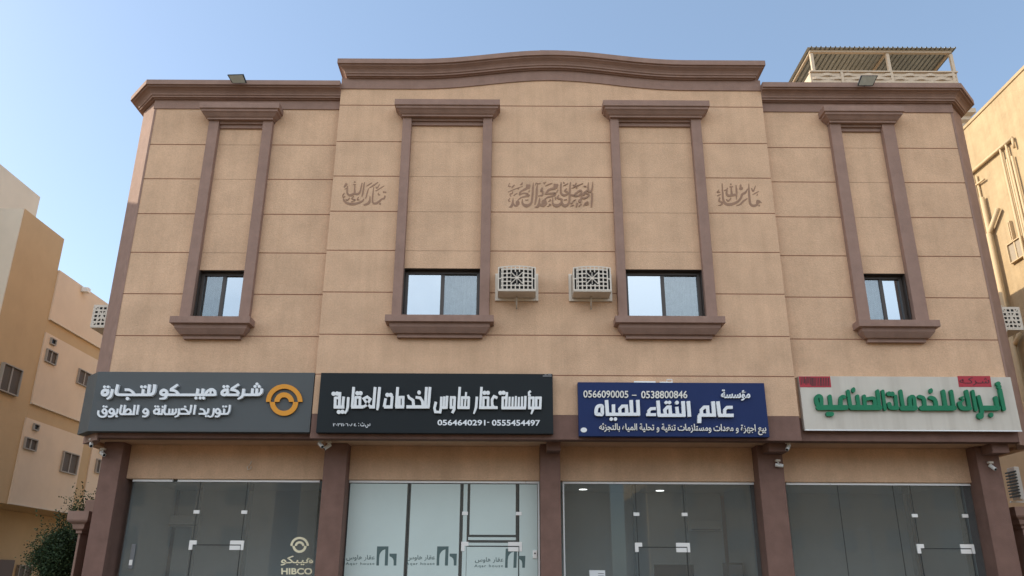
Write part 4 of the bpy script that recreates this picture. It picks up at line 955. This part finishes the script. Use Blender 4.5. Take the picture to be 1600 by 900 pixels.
for r_ in range(3):
    for i in range(14):
        x0 = xl + .06 + (xr - xl - .12) * i / 14; x1 = x0 + (xr - xl - .12) / 14; n = 6
        up = (i + r_) % 2
        for q in range(n):
            u0, u1 = q / n, (q + 1) / n; f = lambda u: RY + .03 - (.07 if up else .0) * math.sin(math.pi * u)
            z0 = z_par0 + .03 + r_ * h; mb.face([(x0 + (x1 - x0) * u0, f(u0), z0 + .02), (x0 + (x1 - x0) * u1, f(u1), z0 + .02), (x0 + (x1 - x0) * u1, f(u1), z0 + h - .03), (x0 + (x1 - x0) * u0, f(u0), z0 + h - .03)])
mb.box(xl - .02, xr + .02, RY - .04, RY + .16, z_par1 + .002, z_par1 + .07)
for px in (1316, 1394, 1490):
    x = at(px, 120, RY).x; mb.box(x - .06, x + .06, RY - .03, RY + .04, z_par0, z_par1)
mb.build('parapet', IVORY, hb)
pg = thing('pergola', 'metal roofed pergola on ivory posts on the terrace behind the right wing', 'pergola', ((xl + xr) / 2, RY + 3, z_par0))
zr = at(1380, 80, RY).z; px0, px1 = at(1267, 80, RY).x, at(1489, 78, RY).x
for px in (1270, 1389, 1488.5):
    x = at(px, 82, RY).x
    for yy in (RY + .22, RY + 6.6): MB().box(x - .07, x + .07, yy - .07, yy + .07, z_par0 - .3, zr - .02).build('post', IVORY, pg)
mb = MB(); mb.box(px0, px1, RY + .14, RY + .3, zr + .04, zr + .16); mb.box(px0, px1, RY + 3.3, RY + 3.42, zr + .05, zr + .15); mb.box(px0, px1, RY + 6.5, RY + 6.66, zr, zr + .15)
xm = at(1389, 82, RY).x
for x in (px0 + .06, xm, px1 - .06): mb.box(x - .05, x + .05, RY + .301, RY + 6.49, zr + .05, zr + .14)
mb.build('frame', IVORY, pg)
mb = MB(); n = 31; W_ = px1 - px0 + .3
row = []
for i in range(n):
    x = px0 - .15 + W_ * i / n; s = W_ / n
    row += [(x, 0), (x + s * .62, 0), (x + s * .72, .07), (x + s * .9, .07)]
row.append((px0 - .15 + W_, 0))
for i in range(len(row) - 1):
    (xa, da), (xb, db) = row[i], row[i + 1]
    mb.face([(xa, RY - .05, zr + .17 + da), (xb, RY - .05, zr + .17 + db), (xb, RY + 6.9, zr + .17 + db), (xa, RY + 6.9, zr + .17 + da)])
mb.build('roof_sheet', SHEET, pg)

# ------------------------------------------------------------------ boundary piers and planting in the alleys
def pier(label, xa, xb, Y, zt_, d=0.9):
    t = thing('gate_pier', label, 'pier', ((xa + xb) / 2, Y, 0))
    MB().box(xa, xb, Y, Y + d, 0.0, zt_ - .5).build('shaft', BROWN, t, bevel=.01)
    MB().sweep([(-.05, zt_ - .5), (.04, zt_ - .5), (.04, zt_ - .44), (.10, zt_ - .40), (.12, zt_ - .30), (.20, zt_ - .24), (.22, zt_ - .2), (.22, zt_), (-.05, zt_)], [(xa, Y + d), (xa, Y), (xb, Y), (xb, Y + d)]).build('cap', BROWN, t)
    MB().box(xa, xb, Y + .01, Y + d, zt_ - .5, zt_ - .01).build('core', BROWN, t)
    return t
p = at(140, 799, 1.6); q = at(107, 799, 1.6); r_ = at(124, 830, 1.7)
pier('brown moulded gate pier left of the leftmost shop pillar', r_.x - .02, -10.3, 1.7, p.z)
p2 = at(134, 781, 3.4)
tag(MB().box(p2.x, -10.2, 3.4, 3.8, 0, p2.z).build('garden_wall', BROWN, bevel=.02), 'brown garden wall end behind the gate pier by the bush', 'wall')
p = at(1589, 793, 2.2)
pier('brown moulded gate pier right of the rightmost shop pillar', 12.6, p.x + 1.6, 2.2, p.z)

def bush(label, cen, rad, n, name='tree', h0=0.0, light=0.25):
    t = thing(name, label, 'tree', (cen[0], cen[1], 0.0))
    C0 = Vector(cen)
    mb = MB(); mb.tube([(C0.x, C0.y, 0), (C0.x + .05, C0.y, C0.z * .45), (C0.x - .04, C0.y + .03, C0.z * .9)], .11, 8, .06)
    limbs = []
    for i in range(9):
        a = i * 2.4; e = C0 + Vector((math.cos(a) * rad[0] * .75, math.sin(a) * rad[1] * .75, random.uniform(-.4, .8) * rad[2])); limbs.append(e)
        mb.tube([(C0.x, C0.y, C0.z * random.uniform(.35, .7)), (C0 + (e - C0) * .55 + Vector((0, 0, -.1))), e], .04, 6, .012)
    mb.build('trunk', BARK, t, smooth=True)
    mb = MB()
    clumps = [(C0 + Vector((random.gauss(0, .40) * rad[0], random.gauss(0, .40) * rad[1], random.gauss(-.1, .42) * rad[2])), random.uniform(.10, .22)) for _ in range(70)] + [(l, .16) for l in limbs]
    for i in range(n):
        c0, rr = random.choice(clumps)
        p = c0 + Vector((random.gauss(0, rr), random.gauss(0, rr), random.gauss(0, rr)))
        mb.mi = 1 if random.random() < light else 0
        l = random.uniform(.03, .065); wd = l * random.uniform(.28, .45)
        d = Vector((random.gauss(0, 1), random.gauss(0, 1), random.gauss(.2, .8))).normalized(); s = d.orthogonal().normalized(); s = Matrix.Rotation(random.uniform(0, 6.28), 3, d) @ s
        mb.face([p, p + d * l * .5 + s * wd, p + d * l, p + d * l * .5 - s * wd])
    for i in range(26):           # stray sprigs
        a = random.uniform(0, 6.28); b0 = C0 + Vector((math.cos(a) * rad[0] * .8, math.sin(a) * rad[1] * .8, random.uniform(-.2, .95) * rad[2])); d0 = (b0 - C0).normalized() + Vector((0, 0, .3))
        for q in range(14):
            p = b0 + d0 * (q * .035) + Vector((random.gauss(0, .025), random.gauss(0, .025), random.gauss(0, .025))); mb.mi = 1 if random.random() < .4 else 0
            d = (d0 + Vector((random.gauss(0, .7), random.gauss(0, .7), random.gauss(0, .7)))).normalized(); s = d.orthogonal().normalized(); l = .055
            mb.face([p, p + d * l * .5 + s * .022, p + d * l, p + d * l * .5 - s * .022])
    mb.build('crown', [LEAF, LEAF2], t)
    return t
cb = at(97, 866, 3.0)
bush('dense dark green bushy tree in the alley left of the shops', (cb.x, 3.0, cb.z), (.60, .60, .66), 22000)
cb = at(133, 776, 4.6)
bush('light sprigs of a shrub rising behind the gate pier', (cb.x, 4.6, cb.z - .5), (.28, .3, .35), 1600, light=.6)

# ------------------------------------------------------------------ houses across the street (behind the photographer, mirrored in the glass)
for x0, x1, h, m_, lab in ((-46, -19, 11.5, CREAMW, 'cream house across the street, mirrored at the left of the shop glass'), (-17, 8, 10.5, SANDW, 'sand coloured house across the street facing the middle shops'), (11, 40, 12.5, YELLOW, 'ochre house across the street facing the right hand shops')):
    t = thing('house', lab, 'house', ((x0 + x1) / 2, -46, 0), 'houses across the street')
    MB().box(x0, x1, -60, -46, 0, h).build('wall', m_, t)
    MB().box(x0 - .2, x1 + .2, -60.2, -45.8, h + .002, h + .4).build('roof', CONC, t)
    x = x0 + 2
    while x < x1 - 3:
        for z in (1.0, 4.4, 7.6):
            MB().box(x, x + 1.6, -46.0, -45.94, z, z + 1.5).build('window', WSAND, t)
        x += 4.2

# ------------------------------------------------------------------ street lamps across the road, faintly mirrored in the shop glass
def lamp(x, label):
    t = thing('street_lamp', label, 'street lamp', (x, -28, 0), 'street lamps across the road')
    mb = MB(); mb.tube([(x, -28, 0), (x, -28, 4.3)], 0.07, 10, 0.045); mb.tube([(x, -28, 4.28), (x - .05, -27.9, 4.6), (x - .35, -27.7, 4.75)], 0.035, 8); mb.build('pole', GREYM, t, smooth=True)
    mb = MB(); mb.box(x - .75, x - .3, -27.85, -27.6, 4.70, 4.80); mb.build('lamp_head', WHITEP, t, bevel=.02)
lamp(-8.9, 'grey street lamp across the road facing the frosted shopfront')
lamp(5.6, 'grey street lamp across the road facing the blue signed shop')
lamp(20.9, 'grey street lamp across the road facing the cream signed shop')
